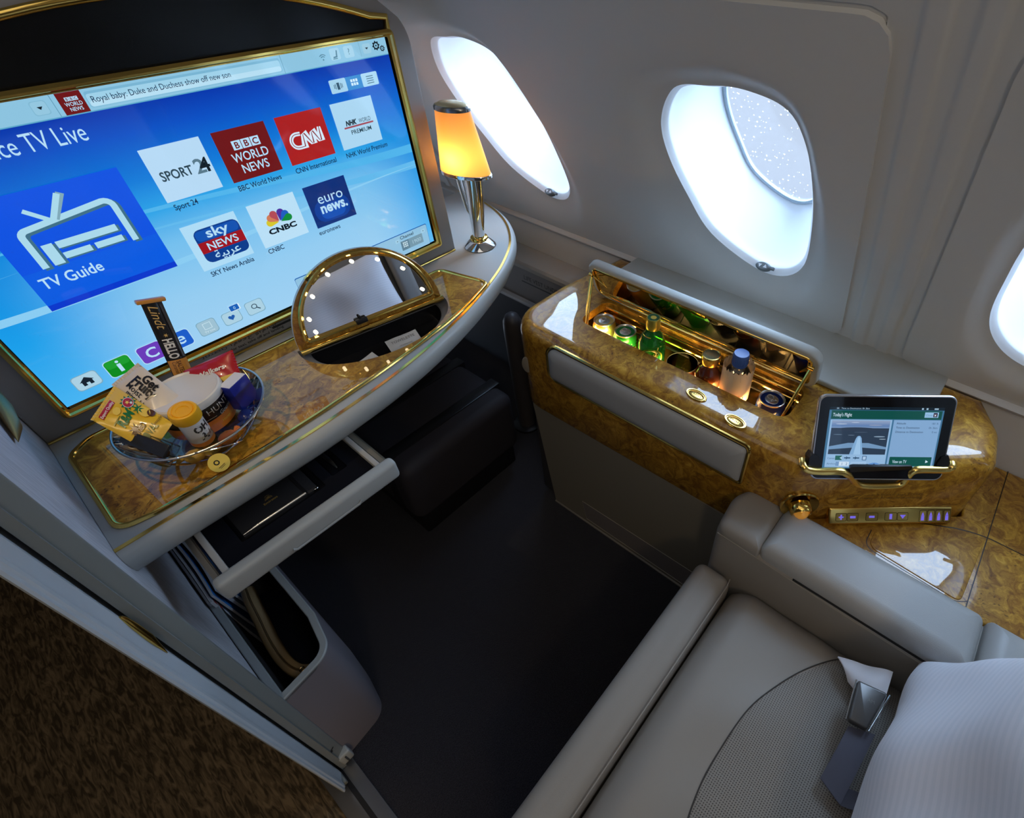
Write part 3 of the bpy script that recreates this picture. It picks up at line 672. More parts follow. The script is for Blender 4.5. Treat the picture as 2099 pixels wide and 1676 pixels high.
# view switch
S.rect(0.490, 0.5205, 1.0550, 1.0755, scr('#a4d2ec'), 0.002); S.rect(0.5205, 0.5505, 1.0550, 1.0755, scr('#2b86cc')); S.rect(0.5505, 0.5820, 1.0550, 1.0755, scr('#a9d5ee'), 0.002)
for dx, w, h in ((-0.0072, 0.0011, 0.006), (-0.0048, 0.0011, 0.008), (0, 0.0048, 0.0105), (0.0048, 0.0011, 0.008), (0.0072, 0.0011, 0.006)): S.rect(0.505 + dx - w / 2, 0.505 + dx + w / 2, 1.0650 - h / 2, 1.0650 + h / 2, scr('#33566e'))
for i in range(3):
    for j in range(2): S.rect(0.5290 + i * 0.0048, 0.5290 + i * 0.0048 + 0.0037, 1.0610 + j * 0.0055, 1.0610 + j * 0.0055 + 0.0042, scr('#cfeaf8'))
for j in range(4): S.rect(0.5595, 0.5730, 1.0588 + j * 0.0035, 1.0588 + j * 0.0035 + 0.0014, scr('#4f7a94'))
S.text('ice TV Live', 0.1475, 1.0665, 0.0310, Wt, 'RIGHT', fit=0.0935)
# channel tiles
U, VH = 0.0800, 0.0754
def tile(i, row): return 0.188 + 0.0968 * i, (1.0413 if row == 0 else 0.9273) - VH
LB = 0.0118
x, y = tile(0, 0); S.rect(x, x + U, y, y + VH, scr('#b6d9f4'))
S.text('SPORT', x + 0.009, y + 0.0290, 0.0185, scr('#27404e'), bold=0.02, fit=0.043); S.text('2', x + 0.056, y + 0.0270, 0.029, scr('#58788a'), bold=0.02); S.text('4', x + 0.063, y + 0.0270, 0.029, scr('#0c1c28'), bold=0.02)
S.text('Sport 24', x + 0.0045, 0.9530, LB, Ink, bold=0.012, fit=0.0330)
x, y = tile(1, 0); bbc(x, y, U, True); S.text('BBC World News', x + 0.002, 0.9520, LB, Ink, bold=0.012, fit=0.070)
x, y = tile(2, 0); S.rect(x, x + U, y, y + VH, scr('#a81e20'))
def cnn(x, y, w, m):
    k = lambda p: [(x + a, y + b) for a, b in p]
    C = k([(0.0245, 0.0245), (0.0175, 0.0250)] + [(0.0170 + 0.0105 * math.cos(q), 0.0145 + 0.0105 * math.sin(q)) for q in [PI * (0.5 + 1.0 * i / 14) for i in range(1, 14)]] + [(0.0175, 0.0040), (0.0265, 0.0040), (0.0285, 0.0220), (0.0310, 0.0240), (0.0400, 0.0060), (0.0425, 0.0060), (0.0440, 0.0225), (0.0465, 0.0240), (0.0545, 0.0070), (0.0570, 0.0070), (0.0590, 0.0280)])
    S.line(C, w, m)
cnn(x + 0.007, y + 0.0200, 0.0062, scr('#d5eafa')); cnn(x + 0.007, y + 0.0200, 0.0011, scr('#8a2a30'))
S.text('CNN International', x + 0.0015, 0.9520, LB, Ink, bold=0.012, fit=0.0755)
x, y = tile(3, 0); S.rect(x, x + U, y, y + VH, scr('#abd6f1'))
S.text('NHK', x + 0.018, y + 0.0370, 0.0110, scr('#12222c'), bold=0.05, shear=0.25, fit=0.022); S.text('WORLD', x + 0.044, y + 0.0370, 0.0098, scr('#24404e'), fit=0.0235)
S.rect(x + 0.0135, x + 0.0715, y + 0.0325, y + 0.0352, scr('#a24a58')); S.text('PREMIUM', x + 0.0235, y + 0.0215, 0.0100, scr('#24404e'), bold=0.01, fit=0.040)
S.text('NHK World Premium', x + 0.0005, 0.9520, LB, Ink, bold=0.012, fit=0.0855)
x, y = tile(0, 1); S.rect(x - 0.004, x + U - 0.003, y, y + VH, scr('#aedbf5'))
S.rect(0.1955, 0.2640, 0.8610, 0.9165, scr('#0a3c8c'), 0.010); S.rect(0.1955, 0.2640, 0.878, 0.8962, scr('#9c1420')); S.rect(0.1975, 0.2620, 0.898, 0.914, scr('#1252b0'), 0.006)
S.text('sky', 0.2295, 0.9005, 0.0215, Wt, 'CENTER', bold=0.02, fit=0.034); S.text('NEWS', 0.2298, 0.8812, 0.0170, Wt, 'CENTER', bold=0.015, fit=0.047)
S.text('\ufe94\ufef4\ufe91\ufeae\ufecb', 0.2298, 0.8650, 0.0180, Wt, 'CENTER', bold=0.012, fit=0.040)
S.text('SKY News Arabia', 0.1905, 0.8395, LB, Ink, bold=0.012, fit=0.0695)
x, y = tile(1, 1); S.rect(x, x + U, y, y + VH, scr('#b9dff6'))
cx, cy0 = x + 0.041, y + 0.0345
for q, c in zip((168, 140, 112, 68, 40, 12), ('#d6c62c', '#cf7a55', '#b34a58', '#4a2f9c', '#1e5cc0', '#0f8a3c')):
    a = math.radians(q); d = Vector((math.cos(a), math.sin(a))); n_ = Vector((-d.y, d.x)); o = Vector((cx, cy0)); L = 0.0225
    S.poly([o + d * 0.002] + [o + d * (L - 0.006) + (d * math.cos(s) - n_ * math.sin(s)) * 0.0062 for s in [-PI * 0.62 + 1.24 * PI * k / 10 for k in range(11)]][::-1], scr(c))
S.text('CNBC', x + 0.041, y + 0.0190, 0.0125, scr('#0c1a26'), 'CENTER', bold=0.045, fit=0.049)
S.text('CNBC', x + 0.0015, 0.8405, LB, Ink, bold=0.012, fit=0.0275)
x, y = tile(2, 1); x += 0.0005; S.rect(x, x + U, y, y + VH, scr('#0a2f78')); S.rect(x + 0.006, x + 0.074, y + 0.006, y + 0.046, scr('#0d3f98'), 0.018); S.rect(x + 0.016, x + 0.064, y + 0.010, y + 0.036, scr('#1250b4'), 0.012)
S.text('euro', x + 0.0425, y + 0.0400, 0.0265, Wt, 'CENTER', fit=0.048); S.text('news.', x + 0.044, y + 0.0225, 0.0265, Wt, 'CENTER', bold=0.03, fit=0.052)
S.text('euronews', x - 0.0012, 0.8390, LB, Ink, bold=0.010, fit=0.0420)
# large guide tile
S.rect(-0.0060, 0.1555, 0.8755, 1.0285, scr('#0b52e0')); S.rect(-0.0060, 0.1555, 0.8755, 0.9310, scr('#0a5be0')); S.rect(-0.0060, 0.1555, 0.8755, 0.8840, scr('#0838cc'))
I1, I2, I3 = scr('#a9d8ea'), scr('#7fa8b8'), scr('#3f6f86')
def icon(dx, dy, m, w):
    S.line([(0.0205 + dx, 0.9315 + dy), (0.0205 + dx, 0.972 + dy)] + [(0.0285 + dx + 0.008 * math.cos(q), 0.975 + dy + 0.008 * math.sin(q)) for q in [PI - PI / 2 * k / 5 for k in range(6)]] + [(0.118 + dx + 0.010 * math.cos(q), 0.985 + dy + 0.010 * math.sin(q) - 0.002) for q in [PI / 2 - PI / 2 * k / 5 for k in range(6)]] + [(0.128 + dx, 0.9315 + dy)], w, m)
icon(0.003, -0.003, I3, 0.0085); icon(0, 0, I1, 0.0075)
S.line([(0.058, 0.987), (0.0385, 1.0060)], 0.0055, I1); S.line([(0.0625, 0.987), (0.084, 1.0160)], 0.0085, I2); S.line([(0.0605, 0.987), (0.0805, 1.0160)], 0.0065, I1)
for x0, x1, z0, z1 in ((0.0305, 0.0425, 0.9315, 0.9605), (0.046, 0.116, 0.951, 0.9605), (0.046, 0.0775, 0.936, 0.9445), (0.0825, 0.116, 0.936, 0.9445)):
    S.rect(x0 + 0.002, x1 + 0.003, z0 - 0.002, z1 - 0.002, I3); S.rect(x0, x1, z0, z1, I1)
S.text('TV Guide', 0.0035, 0.9060, 0.0215, Wt, bold=0.015, fit=0.071)
# bottom icons
def button(x0, x1, z0, z1, fill, rim=None): S.rect(x0 - 0.001, x1 + 0.001, z0 - 0.0012, z1 + 0.001, scr('#7aa8bf') if rim is None else rim, 0.005); S.rect(x0, x1, z0, z1, fill, 0.005)
BG = scr('#a9cfe2')
button(-0.0445, -0.0145, 0.7495, 0.7735, BG); S.poly([(-0.0385, 0.7615), (-0.0295, 0.7690), (-0.0205, 0.7615)][::-1], scr('#142230')); S.rect(-0.0360, -0.0230, 0.7545, 0.7620, scr('#142230')); S.rect(-0.0315, -0.0275, 0.7545, 0.7590, BG)
button(-0.0020, 0.0305, 0.7475, 0.7765, scr('#0d8a1e'), Wt); S.rect(-0.0010, 0.0295, 0.7625, 0.7757, scr('#1d9a30'), 0.004); S.circ(0.0143, 0.7708, 0.0022, Wt); S.rect(0.0118, 0.0168, 0.7525, 0.7668, Wt)
button(0.0425, 0.0755, 0.7465, 0.7765, scr('#6a3cb8'), Wt); S.text('C', 0.059, 0.7530, 0.0245, Wt, 'CENTER', bold=0.02)
button(0.0855, 0.1175, 0.7475, 0.7765, scr('#1a5cc8'), Wt); S.text('e', 0.1015, 0.7540, 0.0300, Wt, 'CENTER', bold=0.01, shear=0.1)
button(0.1315, 0.1590, 0.7505, 0.7755, scr('#9cc0d2')); S.line([(0.140, 0.760), (0.140, 0.771), (0.1515, 0.771), (0.1515, 0.760)], 0.0010, scr('#c3dfec'), True); S.text('TV Live', 0.1455, 0.7535, 0.0052, scr('#d2e8f2'), 'CENTER')
button(0.1710, 0.1990, 0.7505, 0.7725, BG)
S.poly([(0.1845 + 0.0006 * 9 * (math.sin(q) ** 3), 0.7615 + 0.00034 * (13 * math.cos(q) - 5 * math.cos(2 * q) - 2 * math.cos(3 * q) - math.cos(4 * q))) for q in [-2 * PI * k / 28 for k in range(28)]], scr('#1557a8'))
S.rect(0.1875, 0.2045, 0.7705, 0.7820, scr('#d5ebf7'), 0.001); S.rect(0.1880, 0.2025, 0.7715, 0.7815, scr('#0f5eb8'), 0.001); S.text('0', 0.1955, 0.7735, 0.0075, Wt, 'CENTER')
button(0.2110, 0.2395, 0.7505, 0.7745, BG); S.line([(0.2245 + 0.0042 * math.cos(q), 0.7640 + 0.0042 * math.sin(q)) for q in [2 * PI * k / 16 for k in range(16)]], 0.0013, scr('#20364a'), True); S.line([(0.2275, 0.7608), (0.2325, 0.7558)], 0.0018, scr('#20364a'))
# channel and volume boxes
S.rect(0.306, 0.6035, 0.7345, 0.7812, scr('#0c58a8'), 0.003); S.rect(0.3065, 0.6030, 0.7345, 0.7795, scr('#8fc0de'), 0.003)
S.text('Channel', 0.535, 0.7690, 0.0100, scr('#123048'), bold=0.012, fit=0.033)
for xx, n_ in ((0.5275, 0), (0.5925, 0), (0.33, 0)): S.rect(xx - 0.005, xx + 0.005, 0.7640 if n_ == 0 else 0.74, 0.7720, scr('#9ecbe4'), 0.001); S.circ(xx, 0.768, 0.0010, scr('#22384a'))
S.rect(0.5335, 0.5880, 0.7440, 0.7645, scr('#7396a8'), 0.001); S.rect(0.5335, 0.5530, 0.7440, 0.7645, scr('#5c7f93'), 0.001)
for i in range(3):
    for j in range(3): S.rect(0.5380 + i * 0.0042, 0.5410 + i * 0.0042, 0.7500 + j * 0.0042, 0.7530 + j * 0.0042, scr('#c4dde9'))
S.text('1900', 0.559, 0.7500, 0.0115, scr('#a9c8d8'), fit=0.0215)
S.rect(0.45, 0.4985, 0.7440, 0.7645, scr('#7396a8'), 0.001)
disp = S.build('display', tv)

# ------------------------------------------------------------------ desk
FRONT = catmull([(-0.119, .720), (-0.063, .720), (-0.011, .7195), (.08, .7185), (.144, .719), (.218, .724), (.305, .734), (.402, .754), (.507, .786), (.602, .824), (.696, .873), (.782, .940), (.850, 1.034), (.888, 1.145), (.898, 1.27)], 6, False)
def off_front(d):
    n = len(FRONT); out = []
    for i in range(n):
        a = FRONT[max(i - 1, 0)]; b = FRONT[min(i + 1, n - 1)]; tt = (b - a).normalized()
        out.append(Vector((FRONT[i].x + tt.y * d, FRONT[i].y - tt.x * d)))
    out[0].x = -0.119
    return out
HA, HB = Vector((0.377, 0.8875)), -0.185
uM = Vector((math.cos(HB), math.sin(HB))); vM = Vector((math.sin(HB), -math.cos(HB)))   # along the hinge; towards the seat
def dish(k, b=0.105, n=48, back=0.010):
    """half-oval recess outline: straight along the hinge, bulging to the seat side"""
    a = 0.146
    P = [HA + uM * (a * k * math.cos(q)) + vM * (b * k * math.sin(q)) for q in [PI * i / n for i in range(n + 1)]]
    P += [HA - uM * (a * k) - vM * back * k, HA + uM * (a * k) - vM * back * k]
    return P
dk = thing('side_desk', (0.3, 0.9, 0), 'curved grey side desk with burl wood inlay below the television', 'desk')
m = MB(); I4 = Matrix.Identity(4)
outer = [p.copy() for p in FRONT] + [Vector((0.672, 1.27)), Vector((0.672, 1.0065)), Vector((-0.119, 1.0065))]
m.plate([[tuple(p) for p in outer], [tuple(p) for p in dish(1.02)]], I4, 0.687, 0.687)
nose = [(0.0, .687), (.006, .6865), (.011, .684), (.0145, .680), (.0165, .674), (.0165, .667), (.014, .657), (.009, .646), (.001, .636), (-.012, .627), (-.03, .622), (-.06, .620), (-.26, .620)]
rings = []
for d, z in nose[:-1]: rings.append([Vector((p.x, p.y, z)) for p in off_front(d)])
m.loft(rings, 0, False)
under = off_front(-0.06); n = len(under)
m.add([(p.x, p.y, 0.620) for p in under] + [(0.672, 1.27, 0.620), (0.672, 1.0065, 0.62), (-0.119, 1.0065, 0.62)], [tuple(range(n + 3))])
m.build('worktop', DESKP, dk)
INLAY = [(-0.104, .748), (-0.06, .7395), (.0, .738), (.092, .739), (.193, .745), (.284, .754), (.383, .768), (.462, .782), (.53, .799), (.612, .832), (.612, .850), (.585, .955), (.45, .962), (.2, .967), (-0.075, .970), (-0.104, .950)]
inl = rpoly(INLAY, [.022, .06, .3, .3, .3, .3, .3, .3, .3, .012, .006, .016, .3, .3, .03, .024], 5)
m = MB(); m.plate([[tuple(p) for p in inl], [tuple(p) for p in dish(1.0)]], I4, 0.6872, 0.6895); m.build('wood_inlay', WOOD, dk, angle=20)
m = MB(); m.tube([(p.x, p.y, 0.6893) for p in inset(inl, -0.001)], 0.0042, 8, True, 0, False, 0.75, (0, 0, 1)); m.build('inlay_trim', GOLD, dk)
ed = MB(); A = off_front(0.0); B = off_front(0.0052)
ed.loft([[Vector((p.x, p.y, 0.6868)) for p in A], [Vector((p.x, p.y, 0.6886)) for p in A], [Vector((p.x, p.y, 0.6882)) for p in B], [Vector((p.x, p.y, 0.6848)) for p in B]], 0, False); ed.build('edge_trim', GOLD, dk, angle=25)
# cosmetics recess
m = MB(); rr = []
for k, z in ((1.0, .6895), (.985, .683), (.96, .679), (.90, .6775), (.875, .674), (.86, .660), (.82, .645), (.76, .640)): rr.append(ring_at(dish(k), z))
m.loft(rr[:5], 0); m.loft(rr[4:], 1, True, False, True); m.build('vanity_tray', [mat('tray_grey', (0.19, 0.185, 0.18), 0.4), mat('tray_black', (0.012, 0.012, 0.014), 0.18)], dk)
# vanity lid: D-shaped burl lid with mirror, standing open
th = math.radians(14); R = 0.142
U3 = Vector((uM.x, uM.y, 0)); B3 = Vector((-vM.x, -vM.y, 0)); V3 = B3 * math.sin(th) + Vector((0, 0, 1)) * math.cos(th)
Ml = frame((HA.x, HA.y, 0.694), U3, V3)                  # local z towards the viewer
def dee(r, y0, n=40): return [Vector((r * math.cos(q), y0 + (r - 0) * math.sin(q))) for q in [PI * i / n for i in range(n + 1)]]
ld = MB()
O = dee(R, 0.0); O = [Vector((p.x, max(p.y, -0.002))) for p in O] + [Vector((-R, -0.004)), Vector((R, -0.004))]
Rn = [[Ml @ Vector((p.x, p.y, z)) for p in inset(O, d)] for d, z in ((0.004, -0.016), (0, -0.013), (0, -0.002), (0.002, 0.0), (0.014, 0.0))]
ld.loft(Rn[:3], 1, True, True); ld.loft(Rn[2:], 0)
lid = ld.build('vanity_lid', [WOOD, mat('lid_side_grey', (0.55, 0.56, 0.56), 0.35)], dk, angle=25)
inn = dee(R - 0.0165, 0.011); inn = inn + []
g = MB(); g.tube([Ml @ Vector((p.x, p.y, 0.001)) for p in rpoly([tuple(p) for p in inn], 0.006, 2)], 0.0042, 8, True, 0, False, 0.9)
g.tube([Ml @ Vector((p.x, p.y, -0.001)) for p in rpoly([tuple(p) for p in dee(R - 0.0205, 0.013)], 0.006, 2)], 0.0025, 6, True, 0, False)
g.tube([Ml @ Vector((-R, -0.003, 0.004)), Ml @ Vector((R, -0.003, 0.004))], 0.0055, 10)
M5 = Ml @ Matrix.Rotation(math.radians(121), 4, 'Z') @ Matrix.Translation((R - 0.006, 0, 0))
g.box(-0.009, 0.0075, -0.010, 0.010, -0.010, 0.0025, 0.001, 2, 0, M5); g.build('gilt_rim', GOLD, lid)
mr = MB(); q = dee(R - 0.018, 0.010); mr.add([Ml @ Vector((p.x, p.y, -0.003)) for p in q], [tuple(range(len(q)))]); mr.build('mirror_glass', MIRROR, lid, smooth=False)
BULB = mat('warm_bulb', (1, 0.85, 0.6), 0.4, emit=(1.0, 0.80, 0.48), emit_s=14.0)
for q in (8.5, 38, 64, 88, 113, 138, 160):
    a = math.radians(q); r = R - 0.031; bl = MB(); bl.lathe([(0, 0.0018), (0.002, 0.0014), (0.0032, 0.0), (0.0032, -0.0025)], 14, M=Ml @ Matrix.Translation((r * math.cos(a), 0.010 + r * math.sin(a), 0.001))); bl.build('bulb', BULB, lid)
bl = MB(); bl.lathe([(0, 0.0018), (0.002, 0.0014), (0.0032, 0.0), (0.0032, -0.0025)], 14, M=Ml @ Matrix.Translation((-0.104, 0.022, 0.001))); bl.build('bulb', BULB, lid)
lt = MB(); lt.box(-0.012, 0.010, 0.004, 0.014, -0.002, 0.007, 0.002, 2, 0, Ml @ Matrix.Translation((-0.022, 0.004, 0))); lt.box(-0.004, 0.0, 0.013, 0.020, 0.0, 0.004, 0.001, 2, 0, Ml @ Matrix.Translation((-0.022, 0.004, 0))); lt.build('hinge_latch', BLACK, lid)
# drawer pulled out of the desk front
dr = MB(); dr.box(-0.068, 0.220, 0.632, 0.654, 0.572, 0.612, 0.008, 4)
drawer = dr.build('drawer', DESKP, dk)
m = MB(); m.box(-0.052, -0.043, 0.652, 0.90, 0.580, 0.606, 0.0015, 2); m.box(0.193, 0.202, 0.652, 0.90, 0.580, 0.606, 0.0015, 2); m.box(-0.052, 0.202, 0.652, 0.90, 0.574, 0.581); m.build('drawer_tray', mat('tray_pale', (0.42, 0.42, 0.41), 0.4), drawer)
m = MB(); M2 = Matrix.Identity(4)
m.plate([[(-0.043, 0.656), (0.193, 0.656), (0.193, 0.90), (-0.043, 0.90)], [tuple(p) for p in rrect(-0.012, 0.122, 0.690, 0.83, 0.004)], [tuple(p) for p in rrect(0.139, 0.166, 0.700, 0.82, 0.003)]], M2, 0.5900, 0.5985, 0.001)
m.box(-0.043, 0.193, 0.655, 0.90, 0.5812, 0.5900); m.build('foam_liner', MATTE_BLACK, drawer)
RG_ = mat('rail_grey', (0.22, 0.21, 0.19), 0.45)
m = MB(); m.box(-0.065, -0.056, 0.66, 0.92, 0.582, 0.598); m.box(-0.0600, -0.0575, 0.656, 0.92, 0.584, 0.602); m.build('drawer_rail', RG_, drawer)
m = MB(); m.box(0.205, 0.216, 0.66, 0.92, 0.582, 0.598); m.box(0.2130, 0.2150, 0.656, 0.92, 0.588, 0.602, 0.0005, 1, 1); m.build('drawer_rail', [RG_, CLEARG], drawer)
m = MB(); m.tube([(0.03, 0.6315, 0.585), (0.035, 0.6300, 0.5815), (0.14, 0.6300, 0.5815), (0.145, 0.6315, 0.585)], 0.0022, 8); m.build('finger_pull', mat('pull_grey', (0.30, 0.32, 0.33), 0.3), drawer)
# desk back and side supports in the footwell
m = MB(); m.box(-0.119, 0.672, 1.18, 1.20, 0.0, 0.62); m.build('modesty_panel', mat('footwell_dark', (0.07, 0.065, 0.07), 0.7), dk)

nb = thing('notebook', (0.05, 0.75, 0.595), 'black notebook with gold crest lying in the open drawer', 'notebook')
m = MB(); m.box(-0.006, 0.112, 0.697, 0.824, 0.5905, 0.5985, 0.0015, 2); m.build('cover', mat('notebook_black', (0.014, 0.014, 0.017), 0.55), nb)
m = MB(); m.box(0.092, 0.0965, 0.6962, 0.8245, 0.5903, 0.5992); m.build('elastic_band', BLACK, nb)
m = MB(); m.box(0.104, 0.1123, 0.6964, 0.701, 0.590, 0.5987, 0.0006, 1); m.build('corner_clip', CHROME, nb)
fl = Flat(frame((0.051, 0.733, 0.5987), (1, 0.02, 0), (0, 1, 0)), 0.00003); GF = mat('gold_foil', (0.75, 0.50, 0.13), 0.35, 0.7)
fl.text('Emirates', 0, -0.004, 0.0066, GF, 'CENTER', bold=0.02, fit=0.0215)
for i in range(7):
    fl.line([(-0.006 + 0.002 * i, 0.0035), (-0.004 + 0.0015 * i + 0.001 * math.sin(i), 0.0075), (-0.0035 + 0.0012 * i, 0.0100 - 0.0004 * abs(i - 3))], 0.0006, GF)
fl.line([(-0.0035, 0.0105), (-0.001, 0.0125), (0.002, 0.0118), (0.0035, 0.0100)], 0.0006, GF); fl.line([(-0.006, 0.0045), (0, 0.0060), (0.006, 0.0045)], 0.0005, GF)
fl.build('crest', nb)
pn = thing('pen', (0.05, 0.70, 0.601), 'slim silver pen lying along the front edge of the notebook', 'pen')
m = MB(); m.tube([(-0.005, 0.6985, 0.6015), (0.004, 0.6985, 0.6018), (0.016, 0.6985, 0.6022), (0.093, 0.6975, 0.6022)], [0.0006, 0.0010, 0.0025, 0.0027], 12); m.build('barrel', mat('pen_silver', (0.62, 0.62, 0.62), 0.25, 0.9), pn)
m = MB(); m.tube([(0.0185, 0.6985, 0.6022), (0.019, 0.6985, 0.6022)], 0.0028, 12); m.build('band', BLACK, pn)
pn = thing('pen', (0.152, 0.75, 0.596), 'black ballpoint pen with chrome tip in the drawer slot', 'pen')
m = MB(); m.tube([(0.1535, 0.738, 0.5955), (0.1515, 0.82, 0.5955)], 0.0046, 14); m.build('barrel', mat('pen_black', (0.012, 0.012, 0.014), 0.15), pn)
m = MB(); m.tube([(0.1535, 0.738, 0.5955), (0.1537, 0.728, 0.5955), (0.1540, 0.714, 0.5952), (0.1540, 0.712, 0.5952)], [0.0047, 0.0043, 0.0016, 0.0008], 14); m.build('tip', CHROME, pn)
m = MB(); m.tube([(0.1515, 0.772, 0.6000), (0.1512, 0.789, 0.6004)], [0.0022, 0.0030], 10); m.build('clip', CHROME, pn)

PAPER = mat('sachet_paper', (0.62, 0.58, 0.52), 0.6)
def sachet(cx, cy, z, w, h, rot, label, lines, tilt=(0.10, 0.05)):
    o = thing('towelette_sachet', (cx, cy, z), label, 'sachet', 'sachets in the vanity tray')
    Ms = Matrix.Translation((cx, cy, z)) @ Matrix.Rotation(rot, 4, 'Z') @ Matrix.Rotation(tilt[0], 4, 'X') @ Matrix.Rotation(tilt[1], 4, 'Y'); s = MB()
    def top(a, b):
        x = (a - .5) * w; y = (b - .5) * h; e = min(a, 1 - a, b, 1 - b); return Ms @ Vector((x, y, 0.0022 * smooth(min(e / 0.2, 1)) + 0.0006 * math.sin(a * 9 + b * 5)))
    def bot(a, b): return Ms @ Vector(((a - .5) * w, (b - .5) * h, -0.0002 - 0.0006 * smooth(min(min(a, 1 - a, b, 1 - b) / .2, 1))))
    s.grid(top, 12, 10); s.grid(bot, 12, 10); s.build('packet', PAPER, o)
    fl = Flat(Ms @ Matrix.Translation((0, 0, 0.0030)), 0.00005); PI_ = mat('sachet_print', (0.16, 0.14, 0.12), 0.6)
    for i, (tx, sz) in enumerate(lines): fl.text(tx, 0, h * (0.20 - 0.22 * i), sz, PI_, 'CENTER')
    fl.build('print', o)
sachet(0.395, 0.830, 0.655, 0.064, 0.050, -0.20, 'cream towelette sachet lying flat in black vanity tray', [('TOWELETTE', 0.0085), ('refreshing towel', 0.004)], (0.35, 0.0))
sachet(0.315, 0.836, 0.652, 0.058, 0.034, 0.28, 'crumpled cream sachet at front edge of vanity tray', [('towelette', 0.005), ('single use', 0.004)], (0.45, 0.12))

# ------------------------------------------------------------------ reading lamp on the desk
lp = thing('table_lamp', (0.722, 0.976, 0.687), 'small table lamp with glowing amber shade and chrome stem', 'lamp')
Lc = Vector((0.722, 0.976)); ax = Vector((0.28, -0.96)).normalized()
ML = frame((Lc.x, Lc.y, 0.687), (ax.x, ax.y, 0), (-ax.y, ax.x, 0))
m = MB(); m.lathe([(0, 0.0005), (0.037, 0.0005), (0.038, 0.002), (0.036, 0.005), (0.024, 0.016), (0.021, 0.018)], 40, M=ML); m.build('base', CHROME, lp)
m = MB(); m.lathe([(0.020, 0.017), (0.0215, 0.020), (0.020, 0.0235), (0.017, 0.025)], 32, M=ML); m.build('gilt_collar', GOLD, lp)
m = MB()
m.loft([[ML @ Vector((xo + a * math.cos(q), b * math.sin(q), z)) for q in [2 * PI * k / 28 for k in range(28)]] for z, xo, a, b in ((0.022, 0.0, 0.0145, 0.012), (0.05, 0.002, 0.017, 0.012), (0.09, 0.006, 0.020, 0.012), (0.13, 0.010, 0.0225, 0.012), (0.176, 0.013, 0.024, 0.012))], 0, True, True, True)
m.tube([ML @ Vector(p) for p in ((-0.012, 0.003, 0.070), (-0.020, 0.003, 0.085), (-0.024, 0.003, 0.11), (-0.029, 0.003, 0.15), (-0.033, 0.003, 0.178))], [0.003, 0.0055, 0.0058, 0.0058, 0.0058], 14); m.build('stem', CHROME, lp)
SHADE = mat('amber_shade', (0.85, 0.55, 0.25), 0.35, emit=(1.0, 0.42, 0.08), emit_s=0.28)
def _shade():
    n, l, b = nodes_of(SHADE); b.inputs['Subsurface Weight'].default_value = 0.0
    tr = n.new('ShaderNodeBsdfTranslucent'); tr.inputs[0].default_value = (0.95, 0.55, 0.20, 1); mx = n.new('ShaderNodeMixShader'); mx.inputs[0].default_value = 0.55
    o = [x for x in n if x.type == 'OUTPUT_MATERIAL'][0]; l.new(b.outputs[0], mx.inputs[1]); l.new(tr.outputs[0], mx.inputs[2]); l.new(mx.outputs[0], o.inputs[0])
_shade()
def shade_ring(s, z, k=1.0):
    a = (0.062 - 0.022 * s) * k; b = (0.032 - 0.008 * s) * k; return [ML @ Vector((-0.004 - 0.006 * s + a * math.cos(q), b * math.sin(q), z)) for q in [2 * PI * i / 40 for i in range(40)]]
m = MB(); m.loft([shade_ring(s, 0.175 + 0.125 * s) for s in (0, .25, .5, .75, 1)]); m.build('shade', SHADE, lp)
m = MB(); m.loft([shade_ring(0, 0.169, 1.0), shade_ring(0, 0.170, 1.03), shade_ring(0, 0.175, 1.03), shade_ring(0, 0.177, 1.0), shade_ring(0, 0.177, 0.97)]); m.loft([shade_ring(0, 0.169, 1.0), shade_ring(0, 0.169, 0.75)]); m.build('lower_rim', CHROME, lp)
m = MB(); m.loft([shade_ring(1, 0.299, 1.0), shade_ring(1, 0.299, 1.04), shade_ring(1, 0.305, 1.04), shade_ring(1, 0.309, 0.95)], 0); m.loft([shade_ring(1, 0.309, 0.95), shade_ring(1, 0.313, 0.7), shade_ring(1, 0.3145, 0.35), shade_ring(1, 0.315, 0.02)], 1, True, False, True); m.build('cap', [mat('cap_rim', (0.3, 0.3, 0.3), 0.25, 0.9), mat('cap_brass', (0.70, 0.60, 0.36), 0.25, 0.6)], lp)
pl_ = bpy.data.lights.new('lamp_bulb', 'POINT'); pl_.energy = 0.40; pl_.color = (1.0, 0.62, 0.25); pl_.shadow_soft_size = 0.012
plo = bpy.data.objects.new('lamp_bulb', pl_); COL.objects.link(plo); plo.location = ML @ Vector((-0.012, -0.002, 0.205)); plo.parent = lp; plo.matrix_parent_inverse = Matrix.Translation(lp.location).inverted()

